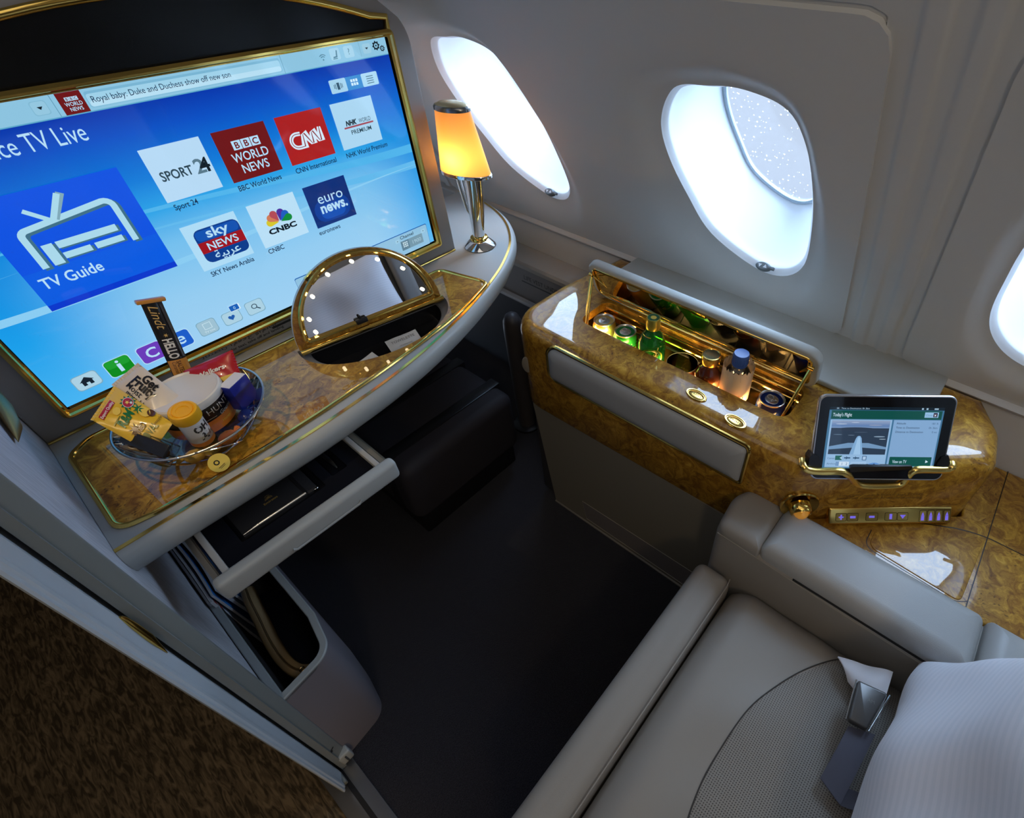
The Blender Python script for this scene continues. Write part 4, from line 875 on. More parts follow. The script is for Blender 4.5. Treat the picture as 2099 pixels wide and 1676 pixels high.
# ------------------------------------------------------------------ snack bowl and what lies in it
BC = Vector((0.045, 0.826, 0.0))
bk = thing('snack_bowl', (BC.x, BC.y, 0.69), 'clear bowl with woven chrome bands holding snacks on the desk', 'bowl')
def bowl_r(z): t = min(max((z - 0.6915) / 0.056, 0), 1); return 0.052 + 0.044 * t ** 0.75
m = MB(); m.lathe([(0.0, 0.6912), (0.050, 0.6912)] + [(bowl_r(0.6915 + 0.056 * k / 8), 0.6915 + 0.056 * k / 8) for k in range(9)], 48, (BC.x, BC.y, 0)); m.build('bowl_wall', CLEAR, bk)
m = MB(); m.tube([(BC.x + 0.0965 * math.cos(q), BC.y + 0.0965 * math.sin(q), 0.7478 + 0.003 * math.cos(2 * q)) for q in [2 * PI * k / 64 for k in range(64)]], 0.0017, 8, True)
m.build('rim_wire', STEEL, bk)
for i in range(10):
    w = MB(); a0 = 2 * PI * i / 10 + 0.2; d = 0.85 if i % 2 else -0.85
    P = []
    for k in range(13):
        t = k / 12; z = 0.692 + 0.055 * t; q = a0 + d * t; r = bowl_r(z) + 0.001
        P.append((BC.x + r * math.cos(q), BC.y + r * math.sin(q), z))
    w.tube(P, 0.0028, 6, False, 0, True, 0.35, None); w.build('woven_band', CHROME if i % 3 else GOLD2, bk)

def pack(name, P, label, cat, mats, bulge=0.006, crimp=0.0, graphics=None, group='snacks in the bowl'):
    """soft wrapper between four corners (TL, TR, BR, BL as its print is read)"""
    P = [Vector(p) for p in P]; c = sum(P, Vector()) / 4
    o = thing(name, c, label, cat, group)
    u = ((P[1] - P[0]) + (P[2] - P[3])).normalized(); v = (P[0] - P[3]) + (P[1] - P[2]); M = frame(P[3], u, v); nrm = (M.to_3x3() @ Vector((0, 0, 1)))
    W = ((P[1] - P[0]).length + (P[2] - P[3]).length) / 2; H = ((P[0] - P[3]).length + (P[1] - P[2]).length) / 2
    def pt(a, b): return (P[3] * (1 - a) + P[2] * a) * (1 - b) + (P[0] * (1 - a) + P[1] * a) * b
    def prof(a, b): return (max(math.sin(PI * min(max(a, 0), 1)), 0) ** 0.5) * (max(math.sin(PI * b), 0) ** 0.5)
    mb = MB()
    for s in (1, -1): mb.grid(lambda a, b: pt(a, b) + nrm * (s * bulge * prof(a, b) + 0.0007 * math.sin(a * 17 + b * 11) * prof(a, b)), 22, 18)
    mb.build('wrapper', mats, o, angle=60)
    if crimp:
        cr = MB(); n = 24
        for e0, e1, dr in crimp:
            A, B = pt(*e0), pt(*e1); ex = M.to_3x3() @ Vector((dr[0], dr[1], 0)); k = (B - A)
            R0 = [A + k * (i / n) + nrm * 0.0006 * (-1) ** i for i in range(n + 1)]; R1 = [A + k * (i / n) + ex * (1.0 if i % 2 else 0.82) + nrm * 0.0006 * (-1) ** i for i in range(n + 1)]
            cr.loft([R0, R1], 0, False)
        cr.build('crimped_seal', mats, o, smooth=False)
    if graphics:
        fl = Flat(Matrix.Identity(4))
        fl.step = 0.0
        graphics(fl, W, H)
        for k, vv in enumerate(list(fl.mb.v)):
            x, y, z = vv; fl.mb.v[k] = tuple(pt(x, y) + nrm * (bulge * prof(x, y) + 0.0012 + z))
        fl.build('print', o)
    return o
class PF:
    """helper so that prints can be written in pack fractions with equal letter proportions"""
    def __init__(s, fl, W, H): s.fl, s.W, s.H, s.k = fl, W, H, 0
    def t(s, body, x, y, h, m, align='CENTER', bold=0.0, fit=None, shear=0.0):
        s.k += 1
        s.fl.mb.text(body, Matrix.Translation((x, y, s.k * 0.00004)) @ Matrix.Diagonal((1 / s.W, 1 / s.H, 1, 1)), h, s.fl.mi(m), align, bold=bold, fit=fit, shear=shear)
    def r(s, x0, x1, y0, y1, m):
        s.k += 1; n = 8; V = []; F = []
        for i in range(n + 1):
            for j in range(n + 1): V.append((x0 + (x1 - x0) * i / n, y0 + (y1 - y0) * j / n, s.k * 0.00004))
        for i in range(n):
            for j in range(n): a = i * (n + 1) + j; F.append((a, a + n + 1, a + n + 2, a + 1))
        s.fl.mb.add(V, F, s.fl.mi(m))
    def c(s, x, y, r, m, ry=None, n=24):
        s.k += 1; s.fl.mb.add([(x + r / s.W * math.cos(2 * PI * k / n), y + (ry or r) / s.H * math.sin(2 * PI * k / n), s.k * 0.00004) for k in range(n)], [tuple(range(n))], s.fl.mi(m))
    def star(s, x, y, r0, r1, n, m):
        s.k += 1; s.fl.mb.add([(x + (r0 if k % 2 else r1) / s.W * math.cos(PI * k / n), y + (r0 if k % 2 else r1) / s.H * math.sin(PI * k / n), s.k * 0.00004) for k in range(2 * n)], [tuple(range(2 * n))], s.fl.mi(m))
def pm(name, c, rough=0.3): return mat('print_' + name, c, rough, coat=0.3)
YEL = pm('yellow_foil', (0.80, 0.50, 0.03)); CRM = pm('cream_foil', (0.70, 0.62, 0.52)); P_BLK = pm('black', (0.012, 0.011, 0.012)); P_RED = pm('red', (0.45, 0.015, 0.02))
P_GRN = pm('green', (0.01, 0.16, 0.05)); P_WHT = pm('white', (0.78, 0.76, 0.72)); P_BRN = pm('brown', (0.10, 0.035, 0.01)); P_OLV = pm('olive', (0.20, 0.22, 0.03)); P_ORG = pm('orange', (0.75, 0.22, 0.02)); P_BLU = pm('royal_blue', (0.01, 0.02, 0.28)); P_GLD = pm('gold_print', (0.70, 0.45, 0.14)); P_DOT = pm('amber_dot', (0.85, 0.60, 0.10))
# yellow pouch of dried fruit
def g_pouch(fl, W, H):
    p = PF(fl, W, H); p.r(0.12, 0.62, 0.86, 0.955, P_RED); p.t('Export Quality', 0.37, 0.878, 0.0064, P_WHT, bold=0.02, fit=0.026)
    p.star(0.80, 0.70, 0.0075, 0.0115, 11, P_GRN); p.c(0.80, 0.70, 0.0078, P_WHT); p.c(0.80, 0.70, 0.0070, P_RED); p.star(0.79, 0.71, 0.0016, 0.0035, 5, P_DOT); p.c(0.84, 0.66, 0.0018, P_WHT)
    p.star(0.80, 0.52, 0.003, 0.0085, 7, P_GRN); p.c(0.82, 0.42, 0.0070, P_DOT, 0.0085); p.c(0.90, 0.33, 0.0055, P_BRN)
    p.c(0.46, 0.76, 0.0055, P_DOT)
    p.t('R&M', 0.42, 0.52, 0.0175, P_GRN, bold=0.04, fit=0.024); p.r(0.12, 0.40, 0.67, 0.685, P_OLV)
    p.star(0.30, 0.38, 0.003, 0.010, 8, P_BRN); p.t('DRIED', 0.36, 0.28, 0.0105, P_BRN, bold=0.03, fit=0.021); p.t('\u25cfVAL', 0.48, 0.13, 0.0135, P_OLV, bold=0.02, fit=0.026); p.t('pineapple', 0.80, 0.17, 0.006, P_BRN, fit=0.018)
pack('fruit_pouch', [(-0.049, 0.846, 0.788), (-0.006, 0.890, 0.793), (0.017, 0.800, 0.760), (-0.024, 0.786, 0.742)], 'yellow foil pouch of dried fruit leaning out of the bowl', 'pouch', YEL, 0.006, [((0, 1), (1, 1), (0, 0.004))], g_pouch)
def g_bar(fl, W, H):
    p = PF(fl, W, H); p.t('Get', 0.36, 0.66, 0.0175, P_BLK, bold=0.035); p.t('Fruity', 0.34, 0.43, 0.0185, P_BLK, bold=0.035, fit=0.042); p.t('Moist', 0.26, 0.245, 0.0120, P_BLK, bold=0.005); p.t('mixed berry', 0.46, 0.065, 0.0120, P_BLK, bold=0.005, fit=0.050)
pack('fruit_bar', [(0.033, 0.902, 0.802), (0.047, 0.830, 0.760), (0.002, 0.806, 0.745), (-0.008, 0.896, 0.791)], 'cream fruit bar wrapper standing between pouch and white tub', 'snack bar', CRM, 0.006, [((0, 0), (0, 1), (-0.006, 0))], g_bar)
# big tub with white lid
tub = thing('snack_tub', (0.052, 0.846, 0.70), 'round black and orange snack tub with white lid', 'tub', 'snacks in the bowl')
m = MB(); m.lathe([(0.0, 0.7105), (0.0435, 0.7105), (0.0445, 0.713), (0.0452, 0.7625), (0.0452, 0.765)], 48, (0.052, 0.846, 0)); m.build('body', P_BLK, tub)
m = MB(); m.lathe([(0.0458, 0.7570), (0.0478, 0.7575), (0.0482, 0.7600), (0.0482, 0.7650), (0.0474, 0.7690), (0.0455, 0.7705), (0.0440, 0.7698), (0.0425, 0.7682), (0.030, 0.7679), (0.0, 0.7679)], 48, (0.052, 0.846, 0)); m.build('lid', mat('cream_lid', (0.72, 0.68, 0.62), 0.3), tub)
def on_cyl(c, r, a0, z0, M=None):
    """returns a function wrapping local x,y onto a cylinder wall"""
    return lambda x, y: Vector((c[0] + r * math.sin(a0 + x / r), c[1] - r * math.cos(a0 + x / r), z0 + y))
def wrap(mbx, fn, M=None):
    for i, (x, y, z) in enumerate(mbx.v):
        p = fn(x, y); mbx.v[i] = tuple(M @ p if M is not None else p)
fl = Flat(Matrix.Identity(4), 0.0)
def band(fl, x0, x1, y0, y1, m, n=24): fl.mb.add([(x0 + (x1 - x0) * i / n, y, 0) for y in (y0, y1) for i in range(n + 1)], [(i, i + 1, n + 2 + i, n + 1 + i) for i in range(n)], fl.mi(m))
band(fl, -0.14, 0.14, -0.026, -0.006, P_ORG, 60); wrap(fl.mb, on_cyl((0.052, 0.846), 0.0456, 0.25, 0.738)); fl.build('orange_band', tub)
fl = Flat(Matrix.Identity(4), 0.0); fl.text("HUNTER'S", 0.012, 0.004, 0.0135, P_WHT, 'CENTER', fit=0.066); wrap(fl.mb, on_cyl((0.052, 0.846), 0.0459, 0.55, 0.738)); fl.build('brand_print', tub)
fl = Flat(Matrix.Identity(4), 0.0); fl.text('Gourmet', 0.010, -0.0055, 0.0090, P_WHT, 'CENTER', shear=0.3); fl.rect(-0.032, -0.012, -0.003, -0.0024, P_WHT); fl.text('Honey Roasted', 0.010, -0.0175, 0.0062, P_DOT, 'CENTER'); wrap(fl.mb, on_cyl((0.052, 0.846), 0.0461, 0.55, 0.738)); fl.build('flavour_print', tub)
# small tube with yellow cap
tb = thing('snack_tube', (0.03, 0.77, 0.74), 'small white tube with bright yellow cap in front of the tub', 'tube', 'snacks in the bowl')
MT = frame((0.0325, 0.776, 0.730), (1, 0.05, 0.0), (0.05, 1, 0.19)); MT = MT @ Matrix.Identity(4)
m = MB(); m.lathe([(0, 0), (0.0148, 0), (0.0153, 0.001), (0.0153, 0.056)], 36, M=MT); m.build('body', P_WHT, tb)
m = MB(); m.lathe([(0.0153, 0.050), (0.0172, 0.0505), (0.0177, 0.053), (0.0177, 0.064), (0.0165, 0.0672), (0.0142, 0.0678), (0.0131, 0.0662), (0.0120, 0.0658), (0.0116, 0.0667), (0.0080, 0.0667), (0.0076, 0.0658), (0.0, 0.0656)], 40, M=MT); m.build('cap', mat('yellow_cap', (0.85, 0.43, 0.012), 0.35), tb)
fl = Flat(Matrix.Identity(4), 0.0); fl.text('OH', 0.0, 0.030, 0.0175, P_BLK, 'CENTER', bold=0.045, fit=0.021); fl.text('AZ', 0.002, 0.014, 0.0175, P_BLK, 'CENTER', bold=0.045, fit=0.021)
for i in range(14): fl.circ(0.0155 + 0.003 * math.sin(i * 2.1), 0.028 + 0.0016 * i, 0.0005, P_BLK, n=8)
band(fl, -0.047, 0.047, 0.001, 0.009, P_ORG, 50)
wrap(fl.mb, on_cyl((0, 0), 0.01545, 0.35, 0.0), MT); fl.build('print', tb)
# tall chocolate bar
def g_choc(fl, W, H):
    p = PF(fl, W, H); p.r(0.02, 0.98, 0.02, 0.34, pm('copper', (0.62, 0.27, 0.05), 0.22))
    R = Matrix.Rotation(-PI / 2, 4, 'Z')
    def vt(body, x, y, h, m, fit, shear=0.0, bold=0.0):
        p.k += 1; fl.mb.text(body, Matrix.Translation((x, y, p.k * 0.00004)) @ Matrix.Diagonal((1 / W, 1 / H, 1, 1)) @ R, h, fl.mi(m), 'LEFT', fit=fit, shear=shear, bold=bold)
    vt('Lindt', 0.22, 0.975, 0.0165, P_GLD, 0.036, 0.3); vt('HELLO', 0.20, 0.595, 0.0170, P_WHT, 0.032, 0, 0.03); vt('SALTED', 0.40, 0.325, 0.0080, P_BRN, 0.022, 0, 0.02); vt('Caramel', 0.18, 0.325, 0.0070, P_BRN, 0.020, 0.2)
    p.c(0.62, 0.06, 0.0022, P_WHT); p.c(0.50, 0.06, 0.0022, P_WHT); p.r(0.80, 0.93, 0.36, 0.97, pm('dark_fleck', (0.05, 0.05, 0.055), 0.2)); p.star(0.45, 0.635, 0.0012, 0.0035, 6, P_GLD)
pack('chocolate_bar', [(0.0795, 0.932, 0.871), (0.1035, 0.932, 0.8645), (0.0790, 0.912, 0.730), (0.0540, 0.912, 0.736)], 'black and copper chocolate bar standing upright behind the tub', 'chocolate bar', P_BLK, 0.005, [((0, 1), (1, 1), (0, 0.006))], g_choc)
m = MB(); m.box(-0.0175, 0.0175, -0.0015, 0.0045, -0.005, 0.006, 0.0015, 2, 0, frame((0.0915, 0.9315, 0.8695), (0.024, 0, -0.0065), (0.006, 0.02, 0.135)))
for o in COL.objects:
    if o.name.startswith('chocolate_bar'): m.build('folded_end', pm('copper', (0.62, 0.27, 0.05), 0.22), o)
# shortbread
def g_short(fl, W, H):
    p = PF(fl, W, H); p.t('Walkers', 0.50, 0.52, 0.0105, P_WHT, bold=0.03, fit=0.040, shear=0.15); p.r(0.02, 0.98, 0.02, 0.30, P_DOT); p.t('ginger', 0.55, 0.10, 0.0075, P_BLK, shear=0.3); p.c(0.10, 0.60, 0.003, P_GLD)
pack('shortbread_packet', [(0.070, 0.893, 0.770), (0.134, 0.862, 0.786), (0.118, 0.826, 0.752), (0.072, 0.852, 0.744)], 'red shortbread packet at the back right of the bowl', 'packet', P_RED, 0.007, [((1, 0), (1, 1), (0.004, 0))], g_short)
# blue box with white lid face
m = MB(); MB_ = frame((0.109, 0.822, 0.752), (0.0115, -0.0225, 0), (0.0215, 0.037, 0)); m.box(-0.0100, 0.0100, -0.018, 0.018, -0.034, 0.012, 0.001, 2, 0, MB_)
bx = thing('mint_box', (0.109, 0.822, 0.71), 'small blue box with white top at right rim of the bowl', 'box', 'snacks in the bowl'); m.build('carton', P_BLU, bx)
m = MB(); m.box(-0.0094, 0.0094, -0.0172, 0.0172, 0.0118, 0.0124, 0, 1, 0, MB_); m.build('white_top', P_WHT, bx)
# clear tray with black lid
tr = thing('sweet_tray', (-0.012, 0.81, 0.72), 'clear sweets tray with black lid at left of the bowl', 'tray', 'snacks in the bowl')
MK = frame((-0.020, 0.792, 0.752), (0.027, -0.076, -0.004), (0.03, 0.012, 0.02))
m = MB(); m.box(-0.040, 0.040, -0.008, 0.010, 0.004, 0.009, 0.002, 2, 0, MK); m.build('lid', P_BLK, tr)
m = MB(); m.box(-0.038, 0.038, -0.020, 0.012, -0.012, 0.004, 0.003, 3, 0, MK); m.build('tray_body', CLEAR, tr)
for k, x in enumerate((-0.026, -0.009, 0.009, 0.026)):
    s = MB(); s.lathe([(0, -0.009), (0.006, -0.006), (0.0075, 0), (0.006, 0.003), (0, 0.0035)], 16, M=MK @ Matrix.Translation((x, -0.004, 0))); s.build('sweet', mat('chocolate', (0.10, 0.045, 0.02), 0.35), tr)
def sweet(name, c, col, label, rot, s=1.0):
    o = thing(name, c, label, 'sweet', 'wrapped sweets low in the bowl'); M = Matrix.Translation(c) @ Matrix.Rotation(rot, 4, 'Z') @ Matrix.Scale(s, 4)
    m = MB(); m.loft([[M @ Vector((x, r * math.cos(q), r * 0.8 * math.sin(q))) for q in [2 * PI * k / 18 for k in range(18)]] for x, r in ((-0.013, 0.003), (-0.010, 0.008), (-0.004, 0.011), (0.004, 0.011), (0.010, 0.008), (0.013, 0.003))], 0, True, True, True); m.build('wrapper', col, o)
    for sx in (-1, 1):
        m = MB(); m.loft([[M @ Vector((sx * 0.0125, 0.003 * math.cos(q), 0.0025 * math.sin(q))) for q in [2 * PI * k / 14 for k in range(14)]], [M @ Vector((sx * (0.021 + 0.002 * (k % 2)), 0.010 * math.cos(q), 0.002 * math.sin(q) + 0.001 * (-1) ** k)) for k, q in enumerate([2 * PI * k / 14 for k in range(14)])]], 0)
        m.build('twist', col, o, smooth=False)
sweet('wrapped_sweet', (0.096, 0.800, 0.712), pm('blue_foil', (0.01, 0.02, 0.16), 0.15), 'dark blue wrapped sweet inside right wall of the bowl', 0.9)
sweet('wrapped_sweet', (0.058, 0.775, 0.712), pm('orange_foil', (0.75, 0.20, 0.02), 0.2), 'orange wrapped sweet inside front wall of the bowl', 0.3)
sweet('wrapped_sweet', (0.012, 0.780, 0.708), pm('gold_foil_sweet', (0.70, 0.45, 0.08), 0.2), 'gold wrapped sweet under the pouch in the bowl', -0.5)
sweet('wrapped_sweet', (0.088, 0.872, 0.712), pm('purple_foil', (0.08, 0.02, 0.12), 0.2), 'purple wrapped sweet at the back of the bowl', 1.4)
dg = thing('round_tag', (0.036, 0.768, 0.70), 'round yellow paper tag at the foot of the bowl', 'tag')
MD = frame((0.0285, 0.7440, 0.7045), (1, 0.30, 0.1), (0.0, 0.35, 0.45)); m = MB(); m.lathe([(0, 0), (0.0135, 0), (0.0135, 0.0006), (0, 0.0006)], 32, M=MD); m.build('disc', P_DOT, dg)
fl = Flat(MD @ Matrix.Translation((0, 0, 0.0008))); fl.line([(0.003 * math.cos(q) - 0.002, 0.002 + 0.003 * math.sin(q)) for q in [2 * PI * k / 16 for k in range(16)]], 0.0016, P_BLK, True); fl.rect(-0.006, 0.004, -0.006, -0.0053, P_BLK); fl.rect(-0.005, 0.003, -0.0078, -0.0072, P_BLK); fl.build('print', dg)

# ------------------------------------------------------------------ stowage bin under the desk, with its contents
bn = thing('stowage_bin', (-0.06, 0.8, 0), 'lavender grey open stowage bin on the floor beneath the drawer', 'bin')
BO = rpoly([(-0.118, 0.604), (-0.014, 0.617), (0.002, 0.70), (0.000, 1.17), (-0.118, 1.17)], [.001, .040, .03, .01, .001], 8)
BT = rpoly([(-0.118, 0.600), (-0.016, 0.613), (0.000, 0.70), (0.000, 1.17), (-0.118, 1.17)], [.001, .040, .03, .01, .001], 8)
m = MB()
def flare(k): return [Vector((p.x + (0.028 * k if p.x > -0.1 else 0), p.y)) for p in BT]
m.loft([ring_at(flare(0.0), 0.001), ring_at(flare(0.05), 0.03), ring_at(flare(0.18), 0.14), ring_at(flare(0.10), 0.24), ring_at(flare(0), 0.328)], 0, True, True)
m.build('bin_shell', BINSH, bn)
m = MB(); inn_ = inset(BT, 0.013); inn_ = [Vector((max(p.x, -0.1179), p.y)) for p in inn_]
m.loft([ring_at(BT, 0.322), ring_at(BT, 0.331), ring_at(inset(BT, 0.002), 0.333), ring_at(inset(BT, 0.0115), 0.333), ring_at(inn_, 0.331), ring_at(inn_, 0.322)]); m.build('bin_rim', BINRIM, bn)
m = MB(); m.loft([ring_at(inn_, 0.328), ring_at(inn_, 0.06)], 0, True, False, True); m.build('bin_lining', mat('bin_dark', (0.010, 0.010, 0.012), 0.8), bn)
# amenity bag: navy body with tan zip edge
ab = thing('amenity_bag', (-0.07, 0.75, 0.06), 'navy wash bag with tan zip edge standing in the bin', 'bag')
SP = catmull([(-0.060, 0.870, 0.302), (-0.066, 0.835, 0.304), (-0.072, 0.795, 0.296), (-0.080, 0.745, 0.286), (-0.082, 0.700, 0.278), (-0.076, 0.668, 0.275), (-0.062, 0.648, 0.276)], 6, False)
def strip_ring(p, t, w, h): n_ = Vector((t.y, -t.x, 0)).normalized(); return [p + n_ * (w * a) + Vector((0, 0, b)) for a, b in ((-1, -h), (-1, -0.002), (-0.8, 0.0015), (-0.2, 0.003), (-0.1, 0.001), (0.1, 0.001), (0.2, 0.003), (0.8, 0.0015), (1, -0.002), (1, -h))]
T_ = [(SP[min(i + 1, len(SP) - 1)] - SP[max(i - 1, 0)]).normalized() for i in range(len(SP))]
m = MB(); m.loft([strip_ring(p, t, 0.0115, 0.02) for p, t in zip(SP, T_)], 0, True, True, True); m.build('zip_band', mat('tan_trim', (0.26, 0.18, 0.085), 0.6), ab, angle=60)
m = MB(); m.tube([p + Vector((0, 0, 0.0022)) for p in SP], 0.0014, 6); m.build('zip_teeth', mat('zip_brown', (0.08, 0.05, 0.02), 0.4), ab)
m = MB(); q = SP[-4]; m.tube([q + Vector((0.004 * math.cos(a), 0.004 * math.sin(a), 0.005)) for a in [2 * PI * k / 12 for k in range(12)]], 0.0012, 6, True); m.box(-0.002, 0.002, -0.009, 0.0, -0.001, 0.001, 0.0005, 1, 0, Matrix.Translation(q + Vector((0.002, -0.003, 0.005)))); m.build('zip_pull', mat('zip_pull_brass', (0.6, 0.42, 0.2), 0.25, 1.0), ab)
m = MB()
m.loft([[Vector((p.x + d, p.y, z)) for p in SP] + [Vector((SP[-1].x + d + 0.004, SP[-1].y, z))] for d, z in ((0.008, 0.265), (0.024, 0.255), (0.042, 0.235), (0.048, 0.17), (0.044, 0.075))], 0, False)
m.loft([[Vector((p.x - d, p.y, z)) for p in SP] for d, z in ((0.009, 0.265), (0.014, 0.235), (0.014, 0.075))], 0, False)
m.build('bag_body', mat('navy_leather', (0.008, 0.010, 0.02), 0.4), ab)
# magazines standing against the partition
def magazine(x, y0, y1, z, th, col, label, lean=0.02, bend=0.025, top=None, txt=None):
    o = thing('magazine', (x, (y0 + y1) / 2, 0.08), label, 'magazine', 'magazines in the bin')
    def c(a, b): return Vector((x + lean * (b - 1) * -1 * -1 + bend * math.sin(PI * a) * 0.4, y0 + (y1 - y0) * a, 0.07 + (z - 0.07) * b))
    m = MB()
    for s in (0, th): m.grid(lambda a, b: c(a, b) + Vector((s, 0, 0)), 14, 6)
    m.grid(lambda a, b: c(a, 1) + Vector((th * b, 0, 0)), 14, 1, 1); m.grid(lambda a, b: c(0, a) + Vector((th * b, 0, 0)), 6, 1, 1); m.grid(lambda a, b: c(1, a) + Vector((th * b, 0, 0)), 6, 1, 1)
    m.build('pages', [col, mat('page_edge', (0.5, 0.5, 0.52), 0.7)], o)
    if top is not None:
        m = MB(); m.grid(lambda a, b: c(0.02 + 0.55 * a, 0.86 + 0.10 * b) + Vector((th + 0.0006, 0, 0)), 10, 2); m.build('masthead', top, o)
    if txt:
        fl = Flat(Matrix.Identity(4), 0); fl.text(txt, 0, 0, 0.016, P_WHT, 'LEFT', bold=0.02, fit=0.085)
        for i, (a, b, q) in enumerate(fl.mb.v): fl.mb.v[i] = tuple(c(0.10 + a / (y1 - y0), 0.88 + b / (z - 0.07)) + Vector((th + 0.0012, 0, 0)))
        fl.build('cover_title', o)
MGW, MGB, MGN, MGR = mat('cover_white', (0.62, 0.63, 0.66), 0.35), mat('cover_blue', (0.02, 0.22, 0.60), 0.3), mat('cover_navy', (0.02, 0.03, 0.08), 0.3), mat('cover_grey', (0.30, 0.33, 0.36), 0.35)
magazine(-0.1160, 0.86, 1.06, 0.345, 0.0035, MGR, 'grey brochure closest to the partition in the bin', -0.006, 0.002)
magazine(-0.1110, 0.85, 1.06, 0.352, 0.004, MGW, 'white magazine with red band second from partition', -0.012, 0.004, P_RED, 'AVIATION')
magazine(-0.1040, 0.86, 1.06, 0.355, 0.004, MGB, 'bright blue magazine with pale title in the bin', -0.020, 0.008, MGN, 'EUROPE')
magazine(-0.0950, 0.87, 1.06, 0.350, 0.005, MGW, 'white folded newspaper with curled pages in the bin', -0.026, 0.012)
magazine(-0.0850, 0.87, 1.06, 0.346, 0.004, MGB, 'blue and white leaflet under the drawer corner', -0.030, 0.014, P_WHT)
magazine(-0.0720, 0.88, 1.06, 0.340, 0.0025, MGW, 'thin white safety card closest to the wash bag', -0.034, 0.014)

# ------------------------------------------------------------------ footwell: ottoman and table post
ot = thing('ottoman', (0.55, 1.0, 0), 'dark mauve ottoman slab with black straps under the desk', 'ottoman')
OT = mat('mauve_vinyl', (0.030, 0.027, 0.033), 0.7)
m = MB(); slab(m, rrect(0.30, 0.665, 0.87, 1.175, 0.03), 0.10, 0.30, 0.03, 0.02); m.build('cushion', OT, ot)
m = MB(); m.box(0.32, 0.655, 0.90, 1.16, 0.0, 0.10, 0.004, 2); m.build('plinth', BLACK, ot)
for y in (0.93, 1.08):
    m = MB(); m.box(0.296, 0.669, y, y + 0.035, 0.096, 0.3035, 0.004, 2); m.build('strap', BLACK, ot)
ps = thing('table_post', (0.80, 0.99, 0), 'dark rounded post standing between desk and minibar console', 'post')
m = MB(); m.lathe([(0.028, 0), (0.028, 0.40), (0.026, 0.425), (0.019, 0.442), (0.009, 0.450), (0, 0.452)], 28, (0.79, 0.985, 0)); m.build('column', mat('post_dark', (0.07, 0.065, 0.07), 0.4), ps)
m = MB(); m.lathe([(0, 0), (0.045, 0), (0.045, 0.008), (0.030, 0.014)], 28, (0.79, 0.985, 0)); m.build('foot_flange', BLACK, ps)

# ------------------------------------------------------------------ minibar console
mc = thing('minibar_console', (0.8, 0.3, 0), 'burl wood minibar console with open lid along the window wall', 'console')
OC = rpoly([(0.625, 0.095), (0.835, -0.160), (0.925, -0.148), (1.001, -0.105), (1.001, 0.762), (0.80, 0.790), (0.607, 0.790)], [0.028, 0.045, 0.05, 0.01, 0.012, 0.3, 0.085], 8)
SLOT = rrect(0.707, 0.805, 0.164, 0.652, 0.022, 6)
m = MB(); rt = 0.032; ZT = 0.62
rings = [ring_at(inset(OC, 0.006), 0.382), ring_at(OC, 0.392), ring_at(OC, 0.50), ring_at(OC, ZT - rt)]
rings += [ring_at(inset(OC, rt * (1 - math.cos(a))), ZT - rt + rt * math.sin(a)) for a in [PI / 2 * k / 7 for k in range(1, 8)]]
m.loft(rings, 0, True, True)
m.plate([[tuple(p) for p in inset(OC, rt)], [tuple(p) for p in SLOT]], I4, ZT, ZT)
m.build('wood_shell', WOOD, mc)
m = MB(); m.loft([ring_at(SLOT, ZT), ring_at(SLOT, 0.600)], 0); m.build('slot_edge', WOOD, mc)
WELLG = mat('well_gold', (0.75, 0.48, 0.12), 0.18, 1.0)
m = MB(); m.loft([ring_at(SLOT, 0.600), ring_at(SLOT, 0.505)], 0); m.add(ring_at(SLOT, 0.506), [tuple(range(len(SLOT)))], 1)
m.build('chiller_well', [WELLG, mat('well_floor', (0.02, 0.018, 0.016), 0.35)], mc)
for i, (x, z, r) in enumerate(((0.797, 0.6085, 0.0030), (0.792, 0.596, 0.0026), (0.790, 0.582, 0.0022))):
    m = MB(); m.tube([(x, 0.170, z), (x, 0.646, z)], r, 8); m.build('bottle_rail', GOLD if i < 2 else BLACK, mc)
for i, y in enumerate((0.235, 0.245, 0.30, 0.36, 0.44, 0.505, 0.58, 0.64)):
    m = MB(); m.tube([(0.712, y, 0.530), (0.800, y, 0.530)], 0.0014, 6); m.build('divider_wire', BLACK, mc)
m = MB(); m.tube([(0.7095, 0.175, 0.592), (0.7095, 0.64, 0.592)], 0.0025, 8)
m.build('light_strip', mat('warm_led', (1, 0.7, 0.3), 0.4, emit=(1.0, 0.58, 0.16), emit_s=9.0), mc)
ldl = bpy.data.lights.new('minibar_light', 'AREA'); ldl.shape = 'RECTANGLE'; ldl.size = 0.46; ldl.size_y = 0.02; ldl.energy = 3.0; ldl.color = (1.0, 0.62, 0.22)
lo = bpy.data.objects.new('minibar_light', ldl); COL.objects.link(lo)
lo.matrix_world = Matrix.Translation((0.711, 0.41, 0.596)) @ Vector((0.8, 0, -0.6)).to_track_quat('-Z', 'Y').to_matrix().to_4x4()
